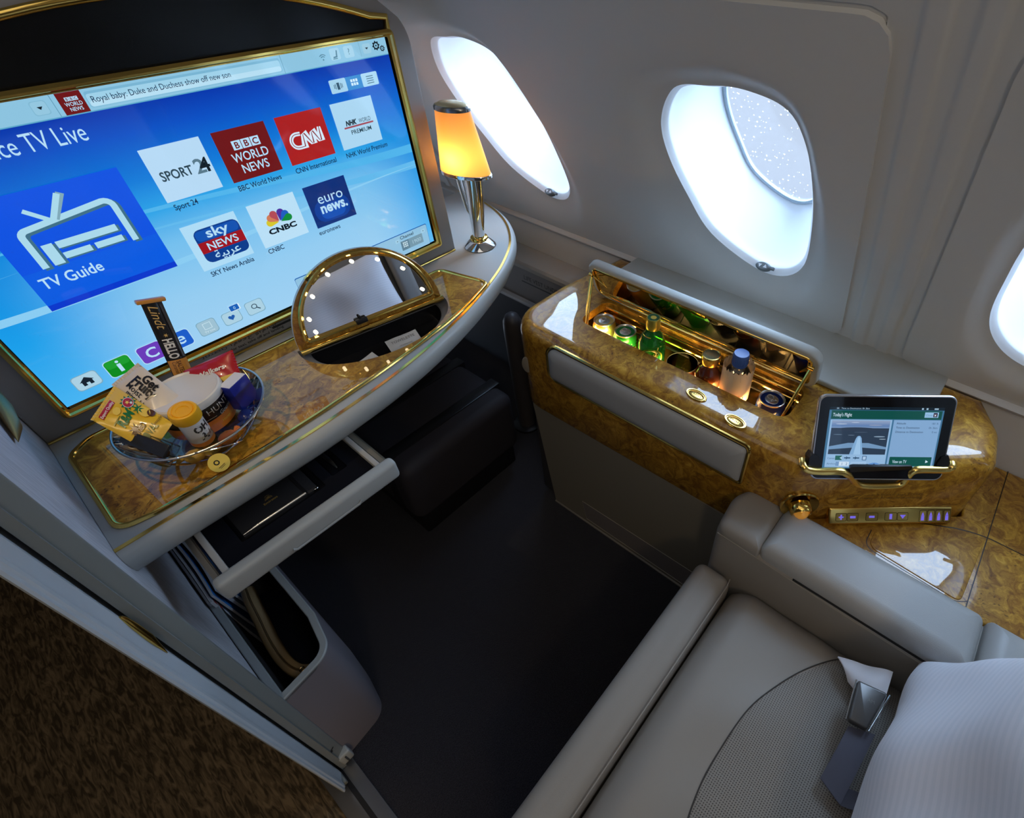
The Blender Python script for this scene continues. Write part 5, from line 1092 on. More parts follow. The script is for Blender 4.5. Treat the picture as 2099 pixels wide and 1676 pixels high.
# lid: hinged at the wall side, leaning a little over the well, mirror inside
LA, LBt = Vector((0.811, 0.42, 0.620)), Vector((0.776, 0.42, 0.722))
MLd = frame(LA, (0, 1, 0), LBt - LA)        # x along the console, y up the lid, z = away from the wall
if MLd.to_3x3().col[2].x > 0: MLd = frame(LA, (0, -1, 0), LBt - LA)
LW, LH = 0.266, 0.108
LO = rrect(-LW, LW, 0.002, LH, 0.026, 7)
m = MB()
m.loft([[MLd @ Vector((p.x, p.y, z)) for p in inset(LO, d)] for d, z in ((0.006, -0.020), (0.002, -0.0185), (0, -0.015), (0, -0.003), (0.002, 0.0), (0.004, 0.001), (0.0125, 0.001), (0.0135, -0.001))], 0, True, True)
lid = m.build('lid', LEDGE, mc)
m = MB(); LI = inset(LO, 0.014)
m.tube([MLd @ Vector((p.x, p.y, 0.0005)) for p in LI], 0.0028, 8, True); m.tube([MLd @ Vector((p.x, p.y, -0.001)) for p in inset(LI, 0.006)], 0.0015, 6, True)
m.box(-0.016, 0.016, LH - 0.022, LH - 0.012, -0.002, 0.004, 0.001, 2, 0, MLd @ Matrix.Translation((0.02, 0, 0))); m.build('gilt_frame', GOLD, lid)
m = MB(); m.add([MLd @ Vector((p.x, p.y, -0.0005)) for p in LI], [tuple(range(len(LI)))]); m.build('lid_mirror', mat('bronze_mirror', (0.80, 0.75, 0.66), 0.02, 1.0), lid, smooth=False)
for y, ys in ((0.676, 0.642), (0.166, 0.176)):
    m = MB(); tp = Vector((0.782, y, 0.690)); bt = Vector((0.713, ys, 0.592))
    m.tube([bt, tp], 0.0030, 8); m.tube([bt + Vector((0.009, 0, 0)), tp + Vector((0.004, 0, -0.012))], 0.0018, 8)
    m.tube([tp + Vector((0, -0.005, 0)), tp + Vector((0, 0.005, 0))], 0.0045, 10); m.tube([tp, Vector((0.800, y + (0.02 if y < 0.4 else -0.03), 0.66))], 0.0028, 8)
    m.build('stay_arm', GOLD, mc)
# front arm pad in its gilt frame
def padx(y): return 0.607 + (0.70 - y) * 0.0263
PO = rpoly([(0.655, 0.518), (0.655, 0.610), (0.184, 0.6055), (0.184, 0.510)], [0.022, 0.024, 0.012, 0.008], 8)
def pad_pt(p, h):
    x = padx(p.x) - h
    if p.y > 0.588: x += (p.y - 0.588) ** 2 * 14
    return Vector((x, p.x, p.y))
m = MB(); m.loft([[pad_pt(p, h) for p in inset(PO, d)] for d, h in ((0.004, -0.002), (0.004, 0.002), (0.0055, 0.006), (0.010, 0.0095), (0.018, 0.0125), (0.027, 0.0138), (0.034, 0.0142))], 0, True, False, True); m.build('arm_pad', LEATHER2, mc, angle=60)
m = MB(); m.tube([pad_pt(p, 0.0012) for p in PO], 0.0040, 8, True); m.build('arm_pad_trim', GOLD, mc)
m = MB(); m.tube([pad_pt(p, 0.0010) for p in inset(PO, 0.0038)], 0.0022, 6, True); m.build('arm_pad_shadow_gap', BLACK, mc)
# two oval push buttons
for (x, y) in ((0.662, 0.321), (0.647, 0.231)):
    b = MB(); Mb = frame((x, y, ZT), (-0.10, -1, 0), (1, -0.10, 0))
    b.lathe([(0.022, 0.0), (0.0222, 0.0015), (0.021, 0.0028), (0.019, 0.0026), (0.018, 0.001)], 36, M=Mb, sx=1.0, sy=0.60); b.lathe([(0.0, 0.0026), (0.010, 0.0022), (0.0165, 0.0012), (0.0178, 0.0004)], 36, M=Mb, sx=1.0, sy=0.58)
    bo = b.build('push_button', GOLD2, mc); fl = Flat(Mb @ Matrix.Translation((0, 0, 0.0030)), 0.00004); fl.text('PUSH', 0, -0.002, 0.0058, mat('engraved', (0.15, 0.09, 0.02), 0.4, 0.6), 'CENTER', bold=0.01, fit=0.020); fl.build('engraving', bo)
# grey side panel with vent
m = MB(); A = [(0.620, 0.695), (0.6272, 0.192), (0.99, 0.192), (0.99, 0.72)]; B = [(0.616, 0.735), (0.6237, 0.192), (0.99, 0.192), (0.99, 0.75)]
m.loft([ring_at([Vector(p) for p in A][::-1], 0.002), ring_at([Vector(p) for p in B][::-1], 0.385)], 0, True, True, True); m.build('side_panel', SIDEP, mc, smooth=False)
m = MB(); V0 = [(0.590, 0.093), (0.578, 0.020), (0.20, 0.020), (0.20, 0.105)]
def vp(p, o=0.0): return Vector((0.6205 + (0.69 - p[0]) * 0.0143 - 0.004 * p[1] / 0.385 - o, p[0], p[1]))
m.tube([vp(p, 0.0006) for p in V0], 0.0011, 6, True); m.build('vent_frame', mat('vent_edge', (0.30, 0.27, 0.22), 0.5), mc)
m = MB(); m.add([vp(p, 0.0004) for p in V0], [(0, 1, 2, 3)]); m.build('vent_mesh', mat('vent_mesh', (0.20, 0.175, 0.165), 0.7), mc)
m = MB(); m.tube([(0.6205, 0.697, 0.004), (0.6270, 0.195, 0.004)], 0.004, 6); m.build('kick_edge', mat('kick_grey', (0.22, 0.2, 0.18), 0.5), mc)
m = MB(); m.box(0.630, 0.99, 0.70, 0.752, 0.02, 0.38, 0.006, 2); m.build('end_panel', mat('footwell_dark2', (0.05, 0.047, 0.05), 0.6), mc)
# wall-side ledge behind the lid
m = MB(); m.box(0.834, 1.003, -0.034, 0.705, 0.6195, 0.632, 0.004, 3); m.build('leather_ledge', LEDGE, mc)
# small oval socket on the nose of the console
b = MB(); Ms = frame((0.6105, 0.732, 0.508), (0.25, 0.97, 0), (0, 0, 1)); b.lathe([(0, 0.002), (0.012, 0.002), (0.016, 0.0008), (0.017, -0.003)], 28, M=frame((0.613, 0.735, 0.508), (0.35, -0.94, 0), (0, 0, 1)), sx=0.75, sy=1.35); b.build('oval_socket', mat('socket_grey', (0.30, 0.26, 0.20), 0.35), mc)

# rear face: controls, knob, notice, tablet dock
NR = Vector((-0.77, -0.638, 0)).normalized(); TR = Vector((0.6355, -0.772, 0)).normalized()
PR0 = Vector((0.654, 0.060, 0))                               # a point of the rear face
MR = frame((PR0.x, PR0.y, 0), TR, (0, 0, 1))                   # x along the rear face, y up, z outward
if (MR.to_3x3() @ Vector((0, 0, 1))).dot(NR) < 0: raise RuntimeError('rear frame')
L = (Vector((0.835, -0.160, 0)) - Vector((0.625, 0.095, 0)))
MC = MR @ Matrix.Translation((0, 0.4885, 0.003)) @ Matrix.Rotation(math.radians(-34), 4, 'X')
m = MB(); m.box(0.030, 0.252, -0.0165, 0.0165, -0.008, 0.010, 0.0045, 4, 0, MC); cs = m.build('control_strip', GOLD2, mc)
KB = mat('key_outline', (0.10, 0.06, 0.01), 0.3, 0.6); VIO = mat('violet_backlight', (0.1, 0.08, 0.3), 0.4, emit=(0.20, 0.15, 0.85), emit_s=0.7)
def key(x0, x1, y0, y1, *marks):
    fl = Flat(MC @ Matrix.Translation((0, 0, 0.0101)), 0.00004)
    fl.rect(x0, x1, y0, y1, KB, 0.002); fl.rect(x0 + 0.0008, x1 - 0.0008, y0 + 0.0008, y1 - 0.0008, GOLD2, 0.0015)
    for mk in marks: fl.poly(mk, VIO)
    fl.build('key', cs)
def rq(x0, x1, y0, y1): return [(x0, y0), (x1, y0), (x1, y1), (x0, y1)]
key(0.042, 0.062, -0.009, 0.006, rq(0.0505, 0.0535, -0.0065, 0.003), rq(0.0475, 0.0565, -0.003, -0.0005)); key(0.0625, 0.083, -0.009, 0.006, rq(0.068, 0.078, -0.004, 0.0005))
key(0.096, 0.118, -0.009, 0.006, rq(0.102, 0.112, -0.0035, 0.0005)); key(0.130, 0.152, -0.009, 0.006, rq(0.1385, 0.1435, -0.0065, 0.0035)); key(0.1525, 0.172, -0.009, 0.006, [(0.1625, -0.006), (0.168, 0.0015), (0.157, 0.0015)])
for k in range(4): x = 0.192 + 0.0145 * k; key(x, x + 0.0125, -0.0125, 0.0095, rq(x + 0.0035, x + 0.009, -0.0095, -0.001), [(x + 0.0035, -0.0005), (x + 0.009, -0.0005), (x + 0.00625, 0.0065)])
MKN = MR @ Matrix.Translation((-0.026, 0.5185, 0.004)); m = MB()
m.lathe([(0.034, -0.004), (0.0345, 0.0), (0.0325, 0.002), (0.025, -0.001), (0.0185, -0.002)], 40, M=MKN); kn = m.build('swivel_lamp', GOLD, mc)
m = MB(); m.lathe([(0.0185, -0.003), (0.0195, 0.006), (0.0185, 0.014), (0.0165, 0.0165), (0.0145, 0.0155), (0.0140, 0.011)], 36, M=MKN @ Matrix.Rotation(0.25, 4, 'X') @ Matrix.Translation((0.0, -0.001, 0))); m.build('barrel', GOLD, kn)
m = MB(); m.lathe([(0, 0.0245), (0.006, 0.0235), (0.011, 0.0195), (0.0138, 0.0130), (0.0142, 0.011)], 28, M=MKN @ Matrix.Rotation(0.25, 4, 'X') @ Matrix.Translation((0.0, -0.001, 0))); m.build('lens', mat('amber_lens', (0.75, 0.35, 0.05), 0.08, 0.4, coat=1.0, emit=(1.0, 0.42, 0.05), emit_s=0.22), kn)
fl = Flat(MR @ Matrix.Translation((0.035, 0.532, 0.0016)), 0.00004); INK2 = mat('brown_notice', (0.10, 0.045, 0.01), 0.4)
fl.text('Stow and latch all equipment for taxi, take off and landing', 0, 0, 0.0085, INK2, fit=0.150); fl.text('\ufef3\ufeae\ufe9f\ufef0 \ufe97\ufe98\ufe92\ufef4\ufe96 \ufe9f\ufee4\ufef4\ufecc \ufe8d\ufef9\ufe9f\ufeec\ufeb0\ufe93 \ufec3\ufeee\ufe8d\ufedd \ufe8d\ufef9\ufed7\ufefc\ufec9', 0.002, 0.010, 0.0085, INK2, fit=0.148)
fl.build('stowage_notice', mc)
RIM = [(.639, .102, .622), (.628, .095, .621), (.629, .0855, .616), (.6427, .0673, .6133), (.6618, .0443, .6127), (.6716, .0325, .6046), (.6795, .023, .5913), (.6864, .0146, .5805), (.6944, .0049, .5748), (.7107, -.0147, .5729), (.7304, -.0385, .575), (.7359, -.0451, .5828), (.7367, -.0461, .5986), (.7385, -.048, .6102), (.745, -.0561, .6151), (.7736, -.0906, .6141), (.778, -.095, .620), (.786, -.092, .622)]
RS = catmull([Vector(p) for p in RIM], 5, False)
m = MB(); m.tube(RS, 0.0064, 10, False, 0, True, 0.8); m.build('dock_rim', GOLD2, mc)
yaw, til = math.radians(-52.1), math.radians(25.9)
TU = Vector((math.cos(yaw), math.sin(yaw), 0)); TB = Vector((-math.sin(yaw), math.cos(yaw), 0)); TV = TB * math.sin(til) + Vector((0, 0, 1)) * math.cos(til)
MTB = frame((0.7038, -0.0015, 0.6146), TU, TV)                 # origin: middle of the lit screen's bottom edge
m = MB(); m.box(-0.113, 0.113, -0.008, 0.010, -0.022, -0.0125, 0.003, 2, 0, MTB)
for s in (-1, 1):
    P = [(s * 0.114, -0.006), (s * 0.114, 0.018), (s * 0.110, 0.026), (s * 0.100, 0.022), (s * 0.095, 0.012), (s * 0.092, -0.006)]
    R0 = [Vector(p) for p in (P if s < 0 else P)]
    m.loft([[MTB @ Vector((p.x, p.y, z)) for p in R0] for z in (-0.018, 0.0015)], 0, True, True, True)
bp = rpoly([(0.030, 0.622), (0.040, 0.600), (0.052, 0.582), (0.064, 0.5745), (0.110, 0.5745), (0.122, 0.582), (0.131, 0.600), (0.136, 0.622)][::1], 0.004, 3)
m.loft([[MR @ Vector((p.x, p.y, z)) for p in bp] for z in (-0.012, 0.0022)], 0, True, True, True)
m.build('tablet_dock', mat('dock_black', (0.012, 0.012, 0.013), 0.3), mc, angle=25)

# ------------------------------------------------------------------ tablet
tb = thing('tablet', (0.70, 0.0, 0.62), 'tablet with lit flight menu standing in the gilt rimmed dock', 'tablet')
sw, sh = 0.1815, 0.1066
TO = rrect(-sw / 2 - 0.0185, sw / 2 + 0.0185, -0.021, sh + 0.0195, 0.014, 7)
m = MB(); m.loft([[MTB @ Vector((p.x, p.y, z)) for p in inset(TO, d)] for d, z in ((0.005, -0.0115), (0.001, -0.010), (0, -0.006), (0.0, -0.002), (0.0012, -0.0008), (0.0030, -0.0006))], 0, True, True); m.build('case', mat('tablet_silver', (0.55, 0.55, 0.56), 0.25, 0.8), tb)
m = MB(); m.add([MTB @ Vector((p.x, p.y, -0.0005)) for p in inset(TO, 0.0028)], [tuple(range(len(TO)))])
m.build('front_glass', mat('tablet_glass', (0.006, 0.006, 0.007), 0.08), tb, smooth=False)
S = Flat(MTB @ Matrix.Translation((-sw / 2, 0, -0.0004)), 0.00002); a, b = sw, sh
def R_(x0, x1, y0, y1, h, r=0): S.rect(x0 * a, x1 * a, y0 * b, y1 * b, scr(h), r)
R_(0, 1, 0, 1, '#3f6f92'); R_(0, 1, 0.955, 1, '#0c1a24'); R_(0.02, 0.985, 0.81, 0.945, '#0d4a44'); R_(0.0, 1, 0.948, 0.955, '#2a5a78')
S.text("Today's Flight", 0.035 * a, 0.850 * b, 0.0082, scr('#c8dcec'), bold=0.01, fit=0.030); S.text('SK   Time to Destination: 0h 36m', 0.06 * a, 0.965 * b, 0.0038, scr('#a8c4d8'))
R_(0.835, 0.955, 0.84, 0.925, '#8fb8dc'); R_(0.91, 0.945, 0.85, 0.915, '#2a1a30'); S.text('x', 0.927 * a, 0.865 * b, 0.006, scr('#d8d8e8'), 'CENTER', bold=0.04); S.text('Close', 0.845 * a, 0.865 * b, 0.0045, scr('#5f86ae'))
for x in (0.80, 0.84): R_(x, x + 0.016, 0.965, 0.99, '#a8c4d8')
R_(0.91, 0.945, 0.968, 0.988, '#a8c4d8')
R_(0.02, 0.56, 0.02, 0.80, '#8fb4d8'); R_(0.575, 0.985, 0.02, 0.80, '#7fa4cc')
# picture from the tail camera: sky, land, runway lights, fuselage
PX0, PX1, PY0, PY1 = 0.035, 0.545, 0.235, 0.785
R_(PX0, PX1, PY0, PY1, '#2c3c50')
for k, h in enumerate(('#6f8bb4', '#5f7fae', '#6c86b2', '#7d93b8', '#8a9cbc')): R_(PX0, PX1, 0.665 + 0.024 * k, 0.689 + 0.024 * k, h)
def ell(x, y, rx, ry, h): S.circ(x * a, y * b, rx * a, scr(h), ry * b, 28)
S.poly([(PX0 * a, 0.62 * b)] + [((PX0 + (PX1 - PX0) * k / 12) * a, (0.640 + 0.038 * math.sin(PI * (k / 12) ** 0.8)) * b) for k in range(13)] + [(PX1 * a, 0.62 * b)][::1], scr('#2e3c50'))
for x, y, rx, ry, h in ((0.12, 0.73, 0.05, 0.007, '#a8b8d0'), (0.24, 0.755, 0.035, 0.006, '#a8b8d0'), (0.42, 0.715, 0.06, 0.010, '#8896b4'), (0.10, 0.56, 0.04, 0.004, '#6a7f96'), (0.22, 0.55, 0.03, 0.004, '#6a7f96'), (0.47, 0.53, 0.05, 0.010, '#7f96ac'), (0.50, 0.49, 0.03, 0.006, '#9aaebe'), (0.30, 0.60, 0.06, 0.005, '#46566c')): ell(x, y, rx, ry, h)
S.poly([(PX0 * a, 0.315 * b), (PX0 * a, 0.365 * b), (0.20 * a, 0.425 * b), (0.38 * a, 0.425 * b), (PX1 * a, 0.36 * b), (PX1 * a, 0.325 * b), (0.29 * a, 0.355 * b)][::-1], scr('#6f93b8'))
S.poly([(0.225 * a, PY0 * b), (0.345 * a, PY0 * b), (0.315 * a, 0.50 * b), (0.303 * a, 0.535 * b), (0.290 * a, 0.542 * b), (0.277 * a, 0.535 * b), (0.265 * a, 0.50 * b)], scr('#7fa8d0'))
S.poly([(0.262 * a, PY0 * b), (0.325 * a, PY0 * b), (0.302 * a, 0.50 * b), (0.290 * a, 0.53 * b), (0.280 * a, 0.50 * b)], scr('#9ac0e2'))
S.text('Camera', 0.035 * a, 0.155 * b, 0.0045, scr('#3f5f84')); S.text('Airshow', 0.035 * a, 0.065 * b, 0.0045, scr('#3f5f84'))
R_(0.105, 0.165, 0.14, 0.215, '#1f5f58'); S.poly([(0.165 * a, 0.15 * b), (0.145 * a, 0.178 * b), (0.165 * a, 0.205 * b)], scr('#a8c8dc'))
for x in (0.21, 0.29): S.line([((x - 0.025) * a, 0.178 * b), ((x + 0.03) * a, 0.178 * b)], 0.0020, scr('#2a4a68')); S.poly([((x - 0.01) * a, 0.145 * b), ((x + 0.01) * a, 0.178 * b), ((x - 0.01) * a, 0.211 * b), ((x - 0.002) * a, 0.178 * b)][::-1], scr('#2a4a68'))
R_(0.345, 0.385, 0.14, 0.215, '#4f6f94', 0.001); R_(0.352, 0.378, 0.152, 0.203, '#a8c4e0')
R_(0.115, 0.235, 0.045, 0.115, '#c8dcf0'); R_(0.115, 0.145, 0.045, 0.115, '#6f93bc'); S.text('1', 0.165 * a, 0.06 * b, 0.0060, scr('#33557c')); S.text('2', 0.205 * a, 0.06 * b, 0.0060, scr('#33557c')); R_(0.25, 0.39, 0.045, 0.115, '#9fc0e0'); S.text('more airshow', 0.27 * a, 0.065 * b, 0.0042, scr('#4f7298'))
S.poly([((0.36 + 0.20 * k / 16) * a, (0.02 + 0.085 * math.sin(PI * k / 16)) * b) for k in range(17)][::-1], scr('#5f90cc')); S.poly([(0.445 * a, 0.066 * b), (0.475 * a, 0.066 * b), (0.460 * a, 0.092 * b)], scr('#1a3a6a')); S.text('Menu', 0.46 * a, 0.035 * b, 0.0034, scr('#1a3a6a'), 'CENTER')
for i, (l_, v_) in enumerate((('Altitude', '181 ft'), ('Time to Destination', '0h 36m'), ('Distance to Destination', '0 mi'))): S.text(l_, 0.60 * a, (0.735 - 0.068 * i) * b, 0.0046, scr('#14283f')); S.text(v_, 0.965 * a, (0.735 - 0.068 * i) * b, 0.0046, scr('#3a5a7c'), 'RIGHT')
R_(0.59, 0.965, 0.05, 0.205, '#0f4f48', 0.001); S.text('View on TV', 0.62 * a, 0.10 * b, 0.0080, scr('#b8d4e4'), bold=0.01, fit=0.023); S.poly([(0.915 * a, 0.105 * b), (0.94 * a, 0.128 * b), (0.915 * a, 0.155 * b)], scr('#c8e0ec'))
S.build('display', tb)

# ------------------------------------------------------------------ drinks in the minibar
ALU = mat('aluminium', (0.62, 0.60, 0.57), 0.28, 1.0)
def can(x, y, ztop, col, label, art):
    z0 = 0.507; h = ztop - z0; o = thing('drink_can', (x, y, z0), label, 'can', 'drink cans in the minibar'); r = 0.0262
    m = MB(); m.lathe([(0.0, 0.002), (0.020, 0.0), (0.022, 0.001), (r, 0.009), (r, h - 0.016), (r - 0.0012, h - 0.011), (r - 0.0032, h - 0.005), (r - 0.0034, h - 0.004)], 40, (x, y, z0)); m.build('body', col, o)
    m = MB(); m.lathe([(r - 0.0034, h - 0.0045), (r - 0.0022, h - 0.003), (r - 0.0022, h - 0.0008), (r - 0.0034, h), (r - 0.0046, h - 0.001), (r - 0.0062, h - 0.0048), (r - 0.0075, h - 0.0042), (0.0, h - 0.0036)], 40, (x, y, z0)); lid_ = m.build('lid', ALU, o)
    m = MB(); T = Matrix.Translation((x, y, z0 + h - 0.0032)) @ Matrix.Rotation(0.9, 4, 'Z')
    m.tube([T @ Vector((0.0052 + 0.0065 * math.cos(q), 0.0050 * math.sin(q), 0.0006)) for q in [2 * PI * k / 20 for k in range(20)]], 0.0010, 6, True); m.box(-0.006, 0.001, -0.0042, 0.0042, 0.0, 0.0012, 0.0005, 2, 0, T); m.lathe([(0, 0.0022), (0.0018, 0.002), (0.002, 0)], 12, M=T @ Matrix.Translation((-0.001, 0, 0)))
    m.tube([T @ Vector((-0.008 + 0.0055 * math.cos(q), 0.0075 * math.sin(q), 0.0001)) for q in [2 * PI * k / 20 for k in range(20)]], 0.0004, 4, True)
    m.build('pull_tab', ALU, lid_)
    fl = Flat(Matrix.Identity(4), 0.0); art(fl); n0 = {}
    for i, (a_, b_, c_) in enumerate(fl.mb.v):
        q = math.atan2(-y, -x) + 0.0 + a_ / r; rr = r + 0.0003 + c_; fl.mb.v[i] = (x + rr * math.cos(q), y + rr * math.sin(q), z0 + h - 0.018 + b_)
    fl.build('can_art', o)
def lay(fl, pts, m, k): fl.mb.add([(p[0], p[1], k * 0.00008) for p in pts], [tuple(range(len(pts)))], fl.mi(m))
def fan(fl, cx, cy, rx, ry, m, k, n=20, a0=0, a1=2 * PI): lay(fl, [(cx + rx * math.cos(a0 + (a1 - a0) * i / n), cy + ry * math.sin(a0 + (a1 - a0) * i / n)) for i in range(n + (0 if a1 - a0 > 6.2 else 1))], m, k)
PEP_R, PEP_W, PEP_B = pm('can_red', (0.75, 0.05, 0.015)), pm('can_white', (0.80, 0.74, 0.66)), pm('can_navy', (0.008, 0.02, 0.16))
def globe(fl):
    fan(fl, 0.0, -0.018, 0.0165, 0.0170, PEP_W, 1); fan(fl, 0.0, -0.0165, 0.0150, 0.0135, PEP_R, 2, 16, 0.0, PI); fan(fl, 0.0, -0.022, 0.0150, 0.0120, PEP_B, 2, 16, PI, 2 * PI)
def lemon(fl):
    YG = pm('lemon_yellow', (0.75, 0.62, 0.03)); LG = pm('leaf_green', (0.10, 0.45, 0.03))
    for i, x in enumerate((-0.030, -0.006, 0.020, 0.044)): fan(fl, x, -0.021 - 0.004 * (i % 2), 0.0115, 0.0075, YG, 1, 18); lay(fl, [(x + 0.002, -0.010), (x + 0.013, -0.004), (x + 0.018, -0.008), (x + 0.008, -0.014)], LG, 2)
    for x, y in ((0.010, -0.006), (0.015, -0.003), (0.006, -0.010), (0.018, -0.010)): fan(fl, x, y, 0.0013, 0.0013, pm('bubble', (0.35, 0.70, 0.25)), 3, 8)
can(0.748, 0.612, 0.617, mat('can_gold', (0.72, 0.55, 0.20), 0.3, 0.9), 'gold drink can with red and white disc, end of the minibar by the desk', globe)
can(0.745, 0.551, 0.617, mat('can_green', (0.015, 0.22, 0.03), 0.25, 0.4), 'green lemon soda can between gold can and green bottle', lemon)
can(0.741, 0.206, 0.624, mat('can_blue', (0.006, 0.022, 0.14), 0.25, 0.4), 'dark blue drink can beside the tablet end of the minibar', globe)

def bottle(name, x, y, prof, body, label, cat, grp='bottles in the minibar', n=36):
    o = thing(name, (x, y, 0.507), label, cat, grp); m = MB(); m.lathe(prof, n, (x, y, 0.507)); m.build('glass_body' if 'plastic' not in label else 'plastic_body', body, o); return o
GREENG = mat('green_bottle_glass', (0.015, 0.11, 0.03), 0.05, 0.0, spec=0.8, coat=0.6)
def _gg():
    n, l, b = nodes_of(GREENG); t = n.new('ShaderNodeBsdfTransparent'); t.inputs[0].default_value = (0.12, 0.55, 0.12, 1); mx = n.new('ShaderNodeMixShader'); mx.inputs[0].default_value = 0.45
    o = [x for x in n if x.type == 'OUTPUT_MATERIAL'][0]; l.new(b.outputs[0], mx.inputs[1]); l.new(t.outputs[0], mx.inputs[2]); l.new(mx.outputs[0], o.inputs[0])
_gg()
def label_on(o, x, y, r, z, items, name='label', w=None, h=None, bg=None, round_=False, turn=0.0):
    fl = Flat(Matrix.Identity(4), 0.0)
    if bg is not None:
        for k, (c_, s_) in enumerate(bg):
            if round_: fan(fl, 0, 0, w / 2 * s_, h / 2 * s_, c_, k, 32)
            else: fl.mb.add([(-w / 2 * s_ + w * s_ * i / 24, yy, k * 0.00006) for yy in (-h / 2 * s_, h / 2 * s_) for i in range(25)], [(i, i + 1, 26 + i, 25 + i) for i in range(24)], fl.mi(c_))
    for i, (tx, yy, sz, c_, f_) in enumerate(items):
        s0 = len(fl.mb.v); fl.mb.text(tx, Matrix.Translation((0, yy, 0.0006 + i * 0.00005)), sz, fl.mi(c_), 'CENTER', fit=f_, bold=0.01)
    for i, (a_, b_, c_) in enumerate(fl.mb.v):
        q = math.atan2(-y, -x) + turn + a_ / r; rr = r + 0.0004 + c_; fl.mb.v[i] = (x + rr * math.cos(q), y + rr * math.sin(q), z + b_)
    fl.build(name, o)
P_LIME = mat('label_lime', (0.45, 0.52, 0.03), 0.3, coat=0.5, emit=(0.6, 0.55, 0.05), emit_s=0.0); P_DKG = pm('label_green', (0.01, 0.13, 0.03))
o = bottle('water_bottle', 0.737, 0.4757, [(0.0, 0.002), (0.026, 0.0), (0.0285, 0.004), (0.0290, 0.05), (0.0288, 0.112), (0.0270, 0.128), (0.0195, 0.143), (0.0145, 0.151), (0.0130, 0.158)], GREENG, 'green glass sparkling water bottle with oval label', 'bottle')
m = MB(); m.lathe([(0.0132, 0.154), (0.0145, 0.156), (0.0150, 0.162), (0.0150, 0.168), (0.0142, 0.172)], 28, (0.737, 0.4757, 0.507)); m.lathe([(0.0142, 0.172), (0.0142, 0.179), (0.0132, 0.181)], 28, (0.737, 0.4757, 0.507)); m.build('gilt_neck', mat('neck_foil', (0.55, 0.50, 0.10), 0.3, 0.8), o)
m = MB(); m.lathe([(0.0134, 0.180), (0.0120, 0.1815), (0.0, 0.1805)], 28, (0.737, 0.4757, 0.507)); m.build('cap', mat('cap_dark_green', (0.01, 0.05, 0.02), 0.25), o)
label_on(o, 0.737, 0.4757, 0.0293, 0.604, [('perrier', 0.004, 0.0150, P_LIME, 0.032), ('citron', -0.007, 0.0075, P_LIME, 0.016)], 'oval_label', 0.050, 0.048, [(P_LIME, 1.0), (P_DKG, 0.90)], True)
label_on(o, 0.737, 0.4757, 0.0195, 0.648, [], 'neck_label', 0.030, 0.007, [(P_DOT, 1.0)], False, -0.9)
AMB = mat('amber_juice_glass', (0.10, 0.018, 0.004), 0.05, coat=0.8)
o = bottle('juice_bottle', 0.738, 0.339, [(0.0, 0.002), (0.025, 0.0), (0.0275, 0.004), (0.0282, 0.07), (0.0282, 0.098), (0.0265, 0.112), (0.0200, 0.125), (0.0172, 0.131), (0.0170, 0.135)], AMB, 'dark amber juice bottle with gold metal cap', 'bottle')
m = MB(); m.lathe([(0.0182, 0.136), (0.0190, 0.138), (0.0190, 0.152), (0.0182, 0.155), (0.0165, 0.1555), (0.0155, 0.1540)], 32, (0.738, 0.339, 0.507)); m.build('cap', GOLD2, o)
m = MB(); m.lathe([(0.0157, 0.1541), (0.0110, 0.1538), (0.0105, 0.1546), (0.0, 0.1546)], 32, (0.738, 0.339, 0.507)); m.build('cap_disc', mat('cap_bronze', (0.10, 0.09, 0.04), 0.3, 0.6), o)
label_on(o, 0.738, 0.339, 0.0282, 0.580, [('pressed apple', 0.0, 0.0070, P_RED, 0.032)], 'label', 0.075, 0.034, [(mat('cream_label', (0.80, 0.62, 0.30), 0.4), 1.0)])
m = MB(); m.lathe([(0.0284, 0.0), (0.0285, 0.0022)], 36, (0.738, 0.339, 0.594)); m.build('gilt_line', GOLD, o)
PETB = glass_mat('pet_clear', (0.97, 0.95, 0.92), 0.15)
o = bottle('plastic_water_bottle', 0.739, 0.281, [(0.0, 0.002), (0.025, 0.0), (0.0285, 0.006), (0.0290, 0.045), (0.0275, 0.070), (0.0290, 0.10), (0.0285, 0.122), (0.0255, 0.138), (0.0185, 0.152), (0.0138, 0.158), (0.0130, 0.168)], PETB, 'clear plastic water bottle with blue screw cap', 'bottle')
m = MB(); m.lathe([(0.0140, 0.160), (0.0146, 0.162), (0.0146, 0.183), (0.0136, 0.1865), (0.0, 0.1870)], 36, (0.739, 0.281, 0.507))
for k in range(30):
    q = 2 * PI * k / 30; m.box(-0.0004, 0.0006, -0.0006, 0.0006, 0.164, 0.182, 0, 1, 0, Matrix.Translation((0.739, 0.281, 0.507)) @ Matrix.Rotation(q, 4, 'Z') @ Matrix.Translation((0.0146, 0, 0)))
m.build('cap', mat('blue_cap', (0.055, 0.13, 0.40), 0.4), o)
fl = Flat(Matrix.Identity(4), 0.0); LBW = mat('frosted_label', (0.80, 0.62, 0.42), 0.5); SNOW = mat('label_peak', (0.62, 0.46, 0.28), 0.5)
W_ = 0.150; xs = [(-W_ / 2 + W_ * i / 48) for i in range(49)]; pk = [0.040 + 0.010 * abs(((i * 5) % 13) / 6.5 - 1) for i in range(49)]
fl.mb.add([(x, -0.03, 0) for x in xs] + [(x, p, 0) for x, p in zip(xs, pk)], [(i, i + 1, 50 + i, 49 + i) for i in range(48)], fl.mi(LBW))
for i in range(0, 45, 4): lay(fl, [(xs[i], pk[i] - 0.012), (xs[i + 2], pk[i + 2] - 0.003), (xs[i + 3], pk[i + 3] - 0.018)][::-1], SNOW, 1)
fan(fl, 0.012, -0.016, 0.010, 0.006, PEP_R, 2, 12)
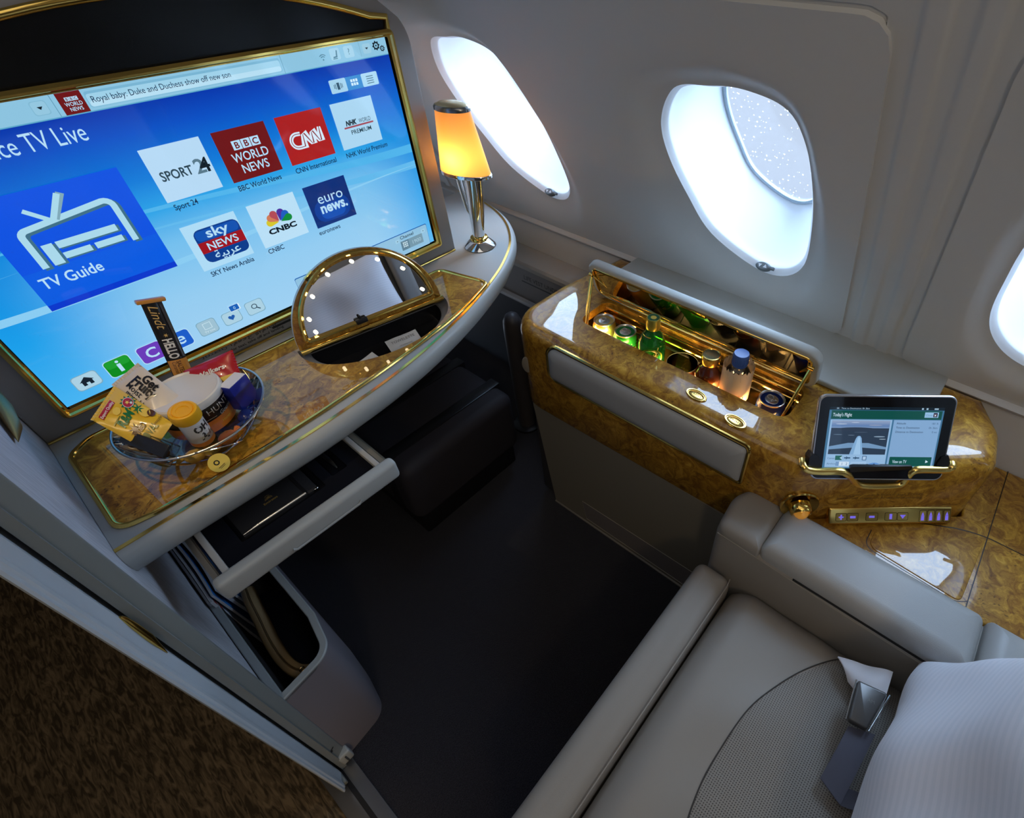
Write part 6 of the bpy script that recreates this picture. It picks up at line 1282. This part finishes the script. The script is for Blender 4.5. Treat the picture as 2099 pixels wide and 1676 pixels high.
for i, (a_, b_, c_) in enumerate(fl.mb.v):
    q = math.atan2(-0.281, -0.739) + a_ / 0.0295; rr = 0.0293 + c_; fl.mb.v[i] = (0.739 + rr * math.cos(q), 0.281 + rr * math.sin(q), 0.622 + b_)
fl.build('mountain_label', o)
m = MB(); m.lathe([(0.0, 0.003), (0.0265, 0.004), (0.0265, 0.06), (0.0270, 0.112), (0.0, 0.112)], 32, (0.739, 0.281, 0.507)); m.build('water', glass_mat('water_fill', (0.95, 0.93, 0.88), 0.1), o)
tg = thing('tumbler', (0.735, 0.398, 0.507), 'clear glass tumbler between green bottle and amber bottle', 'glass')
m = MB(); m.lathe([(0.0, 0.0), (0.027, 0.0), (0.0285, 0.003), (0.0325, 0.104), (0.0325, 0.1055), (0.0312, 0.1055), (0.0270, 0.010), (0.0, 0.007)], 40, (0.735, 0.398, 0.507)); m.build('glass_wall', CLEARG, tg)
m = MB(); m.tube([(0.735 + 0.0319 * math.cos(q), 0.398 + 0.0319 * math.sin(q), 0.6125) for q in [2 * PI * k / 40 for k in range(40)]], 0.0006, 6, True); m.build('rim', mat('glass_rim', (0.25, 0.25, 0.2), 0.15, 0.0), tg)

# ------------------------------------------------------------------ low side table beside the seat
st = thing('side_table', (0.82, -0.4, 0.0), 'low burl wood side table with flush panel beside the armrest', 'side table')
m = MB(); slab(m, rpoly([(0.6415, -0.75), (1.001, -0.75), (1.001, -0.108), (0.925, -0.146), (0.834, -0.159), (0.653, 0.060), (0.6415, 0.060)], 0.004, 3), 0.40, 0.475, 0.004); m.build('wood_top', WOOD, st)
GRV = mat('groove_dark', (0.03, 0.014, 0.003), 0.4)
def groove(pts, w=0.0016):
    m = MB(); fl = Flat(Matrix.Translation((0, 0, 0.4752)), 0); fl.line(pts, w, GRV); return fl.build('groove', st)
groove([(0.6415, -0.205), (1.001, -0.205)], 0.0018)
groove([tuple(p) for p in catmull([(0.742, -0.060), (0.770, -0.105), (0.789, -0.140), (0.800, -0.162), (0.811, -0.20), (0.813, -0.25), (0.813, -0.45), (0.813, -0.74)], 6, False)], 0.0024)
groove([tuple(p) for p in rpoly([(0.700, -0.040), (0.660, -0.040), (0.652, -0.190), (0.664, -0.2045)], [0, 0.018, 0.02, 0], 6)], 0.0016)
m = MB(); slab(m, rpoly([(0.700, -0.030), (0.664, -0.046), (0.6555, -0.196), (0.808, -0.202), (0.800, -0.170), (0.785, -0.140)], [0.004, 0.014, 0.008, 0.004, 0.02, 0.02], 5)[::-1] if False else rpoly([(0.664, -0.046), (0.6555, -0.196), (0.806, -0.2025), (0.799, -0.172), (0.782, -0.140), (0.700, -0.046)], [0.016, 0.010, 0.004, 0.02, 0.02, 0.01], 5), 0.4745, 0.4765, 0.001); m.build('flush_panel', WOOD, st)

# ------------------------------------------------------------------ seat
se = thing('suite_seat', (0.25, -0.15, 0), 'taupe leather suite seat with perforated cushion and padded armrest', 'seat')
def puff(u, v): return (max(math.sin(PI * u), 0) ** 0.35) * (max(math.sin(PI * v), 0) ** 0.35)
m = MB(); slab(m, rrect(-0.05, 0.507, 0.1165, 0.186, 0.018, 6), 0.06, 0.404, 0.026, 0.02, 7); m.build('front_bolster', LEATHER, se, angle=60)
m = MB(); m.tube([(-0.02, 0.1185, 0.3985), (0.12, 0.1185, 0.4005), (0.485, 0.1185, 0.4005), (0.503, 0.1215, 0.396), (0.5055, 0.125, 0.37)], 0.0009, 6); m.build('piping_seam', mat('seam_thread', (0.30, 0.27, 0.23), 0.6), se)
def cush(a, b):
    x = -0.05 + 0.568 * a; y = -0.50 + 0.612 * b
    ex = min(a, 1 - a) * 0.568; ey = (1 - b) * 0.612
    drop = 0.034 * (1 - min(ex / 0.045, 1)) ** 2 + 0.040 * (1 - min(ey / 0.05, 1)) ** 2
    wr = 0.0016 * math.sin(x * 46 + y * 21) * math.exp(-((y - 0.01) / 0.05) ** 2) + 0.0022 * math.sin(x * 23 - y * 34 + 1.0) * math.exp(-((y + 0.10) / 0.10) ** 2)
    return (x, y, 0.4115 - drop + 0.010 * math.sin(PI * a) * (0.3 + 0.7 * b) + wr - 0.008)
m = MB(); m.grid(cush, 60, 60)
m.loft([[cush(k / 60, 1) for k in range(61)], [(cush(k / 60, 1)[0], 0.1125, 0.30) for k in range(61)], [(cush(k / 60, 1)[0], 0.1125, 0.20) for k in range(61)]], 0, False)
m.loft([[cush(1, k / 60) for k in range(61)], [(0.5185, cush(1, k / 60)[1], 0.20) for k in range(61)]], 0, False); m.loft([[cush(0, k / 60) for k in range(61)], [(-0.0505, cush(0, k / 60)[1], 0.20) for k in range(61)]], 0, False)
m.build('seat_cushion', LEATHER, se, angle=70)
# perforated centre panel: its front edge is a soft arc
ARC = catmull([(0.515, -0.112), (0.483, -0.080), (0.435, -0.046), (0.385, -0.022), (0.330, -0.004), (0.263, 0.003), (0.20, 0.003), (0.13, -0.012), (0.06, -0.05), (0.0, -0.11), (-0.03, -0.16)], 6, False)
def zc(x, y): return cush((x + 0.05) / 0.568, (y + 0.50) / 0.612)[2]
m = MB(); nA = len(ARC); rows = 26
Rw = []
for i in range(rows + 1):
    t = i / rows; Rw.append([Vector((p.x + (min(max(p.x, -0.03), 0.512) - p.x) * t, p.y + (-0.48 - p.y) * t, 0)) for p in ARC])
for r_ in Rw:
    for p in r_: p.z = zc(min(max(p.x, -0.045), 0.513), p.y) + 0.0034 + 0.0018 * math.sin(p.x * 36 - p.y * 30) * math.exp(-((p.y + 0.16) / 0.12) ** 2)
for p in Rw[0]: p.z -= 0.0034
m.loft([[Vector((p.x, p.y, p.z)) for p in r_] for r_ in Rw], 0, False); m.build('perforated_panel', PERF, se, angle=70)
m = MB(); m.tube([Vector((p.x, p.y, zc(min(p.x, 0.513), p.y) + 0.0008)) for p in ARC], 0.0011, 6); m.build('panel_seam', mat('seam_dark', (0.05, 0.045, 0.04), 0.7), se)
# armrest: leather box with rolled front, and two pads on top
m = MB(); AO = rpoly([(0.523, -0.70), (0.640, -0.70), (0.640, 0.168), (0.600, 0.186), (0.523, 0.178)], [0.004, 0.004, 0.03, 0.05, 0.022], 7)
slab(m, AO, 0.05, 0.478, 0.012, 0.01, 5); m.build('armrest', LEATHER, se, angle=60)
m = MB(); slab(m, rpoly([(0.5235, 0.094), (0.639, 0.094), (0.639, 0.166), (0.600, 0.1845), (0.5235, 0.1765)], [0.006, 0.01, 0.03, 0.05, 0.022], 7), 0.462, 0.500, 0.020, 0, 7); m.build('armrest_nose', LEATHER, se, angle=60)
m = MB(); m.tube([(0.5230, 0.172, 0.476), (0.5228, 0.10, 0.474), (0.5228, -0.05, 0.468), (0.5228, -0.69, 0.468)], 0.0008, 6); m.build('stitch_line', mat('seam_thread', (0.30, 0.27, 0.23), 0.6), se)
for y0, y1 in ((-0.229, 0.097), (-0.69, -0.233)):
    m = MB(); slab(m, rrect(0.5265, 0.6395, y0, y1, 0.014 if y1 > 0 else 0.006, 6), 0.472, 0.509, 0.026, 0, 8); m.build('armrest_pad', LEATHER2, se, angle=60)
m = MB(); m.box(0.5245, 0.5275, -0.69, 0.03, 0.470, 0.475); m.build('pad_shadow_gap', BLACK, se)
# backrest behind the pillow
def back(s):
    def fn(a, b):
        x = -0.07 + 0.60 * a; e = min(a, 1 - a) * 0.60; z = 0.38 + 0.78 * b; y = -0.46 - 0.20 * b + s * 0.05 * (min(e / 0.06, 1) ** 0.5) * (min((1 - b) * 0.78 / 0.06, 1) ** 0.5)
        return (x, y - 0.03, z)
    return fn
m = MB(); m.grid(back(1), 30, 30); m.grid(back(-1), 30, 30); m.build('backrest', LEATHER, se, angle=70)
m = MB(); m.box(-0.10, -0.055, -0.62, -0.20, 0.20, 0.86, 0.02, 4); m.box(0.53, 0.60, -0.74, -0.44, 0.48, 1.10, 0.02, 4); m.build('wing_shell', SHELLP, se)

# seat belt lying over the cushion
sb = thing('seat_belt', (0.40, -0.12, 0.43), 'dark seat belt with grey metal buckle lying beside the pillow', 'seat belt')
WEB = mat('belt_webbing', (0.095, 0.095, 0.125), 0.75); add_noise_bump(WEB, 1600, 0.4, 0.0006)
BUK = mat('buckle_grey', (0.125, 0.12, 0.115), 0.35, 0.5)
BKP = [(0.449, -0.112, 0.456), (0.458, -0.153, 0.456), (0.393, -0.144, 0.456), (0.389, -0.119, 0.456)]
WBP = [(0.386, -0.124, 0.446), (0.399, -0.157, 0.446), (0.309, -0.119, 0.43), (0.297, -0.151, 0.43)]
BKC = [Vector(p) for p in BKP]
cB = sum(BKC, Vector()) / 4; MBk = frame(cB, (BKC[1] + BKC[2]) / 2 - (BKC[0] + BKC[3]) / 2, (BKC[0] + BKC[1]) / 2 - (BKC[2] + BKC[3]) / 2); Bi = MBk.inverted()
BP = rpoly([tuple((Bi @ p)[:2]) for p in (BKC[3], BKC[2], BKC[1], BKC[0])], 0.004, 4)
m = MB(); m.loft([[MBk @ Vector((p.x, p.y, z)) for p in inset(BP, d)] for d, z in ((0.002, -0.010), (0, -0.008), (0, -0.001), (0.0012, 0.0008), (0.003, 0.0016))], 0, True, True, True); m.build('buckle', BUK, sb, angle=45)
ed = [Bi @ p for p in BKC]
m = MB(); m.tube([MBk @ (Vector((p.x, p.y, -0.002)) + Vector((-0.002, 0, 0))) for p in (ed[0], ed[0].lerp(ed[3], 0.3), ed[3])], 0.0013, 6); m.tube([MBk @ (Vector((p.x, p.y, -0.003)) + Vector((0.003, 0, 0))) for p in (ed[1], ed[1].lerp(ed[2], 0.4), ed[2])], 0.0013, 6); m.build('steel_edge', CHROME, sb)
fl = Flat(MBk @ Matrix.Translation((0.006, 0.006, 0.0019)), 0.0001); fl.text('AM', 0, 0, 0.007, mat('faint_stamp', (0.2, 0.19, 0.18), 0.4), 'CENTER'); fl.build('stamp', sb)
m = MB()
def web(a, b):
    P0, P1, P2, P3 = [Vector(p) for p in WBP]
    return P0.lerp(P1, b).lerp(P2.lerp(P3, b), a) + Vector((0, 0, 0.005 * math.sin(PI * a) * 0.6))
m.grid(web, 14, 4); m.grid(lambda a, b: web(a, b) - Vector((0, 0, 0.0022)), 14, 4); m.grid(lambda a, b: web(1, a) + (Vector((0.020, -0.050, -0.004)) * b) - Vector((0, 0, 0.0022)), 4, 8); m.build('webbing', WEB, sb, angle=40)

# ------------------------------------------------------------------ pillow leaning on the backrest
pw = thing('pillow', (0.24, -0.22, 0.43), 'large white pillow in striped cotton leaning on the seat', 'pillow')
pc = Vector((0.232, -0.256, 0.622)); pu = Vector((1, 0.02, 0.11)).normalized(); pv = Vector((0.0, -0.33, 0.94)).normalized(); MPw = frame(pc, pu, pv)
if (MPw.to_3x3() @ Vector((0, 0, 1))).y > 0: pass
pn_ = MPw.to_3x3() @ Vector((0, 0, 1))
sgn = 1 if pn_.y > 0 else -1
PAW, PAH, PT = 0.285, 0.212, 0.080
def pil(s):
    def fn(a, b):
        u = 2 * a - 1; v = 2 * b - 1
        px = PAW * u * (1 - 0.055 * (1 - v * v)); py = PAH * v * (1 - 0.055 * (1 - u * u))
        t = max((1 - abs(u) ** 2.6) * (1 - abs(v) ** 2.6), 0) ** 0.55
        wrk = 0.006 * math.sin(6 * u + 9 * v) * (abs(u * v) ** 1.0) + 0.004 * math.sin(14 * (u - v)) * (max(abs(u), abs(v)) ** 4) * (1 - max(abs(u), abs(v)) ** 8) + 0.005 * math.sin(7 * u - 4 * v + 1) + 0.006 * math.sin(3.2 * u + 5.5 * v) + 0.0035 * math.sin(11 * u + 2 * v * v)
        return MPw @ Vector((px, py, sgn * s * (PT * t) + wrk * t + 0.004 * math.sin(8 * v) * (abs(u) ** 6)))
    return fn
m = MB(); m.grid(pil(1), 56, 48, 0, True); m.grid(pil(-1), 56, 48, 0, True); m.build('pillowcase', STRIPE, pw, angle=80)
# hem flap of the pillowcase hanging from its lower corner
m = MB()
def flap(a, b):
    p = Vector((0.476, -0.078, 0.432)).lerp(Vector((0.497, -0.150, 0.447)), a); q = Vector((0.452, -0.104, 0.430)).lerp(Vector((0.425, -0.155, 0.442)), a)
    return p.lerp(q, b) + Vector((0, 0, 0.006 * math.sin(PI * b) + 0.004 * math.sin(9 * a + 4 * b) * a))
m.grid(flap, 24, 12); m.grid(lambda a, b: flap(a, b) - Vector((0, 0, 0.003)), 24, 12); m.build('pillowcase_hem', SHEET, pw, angle=80)
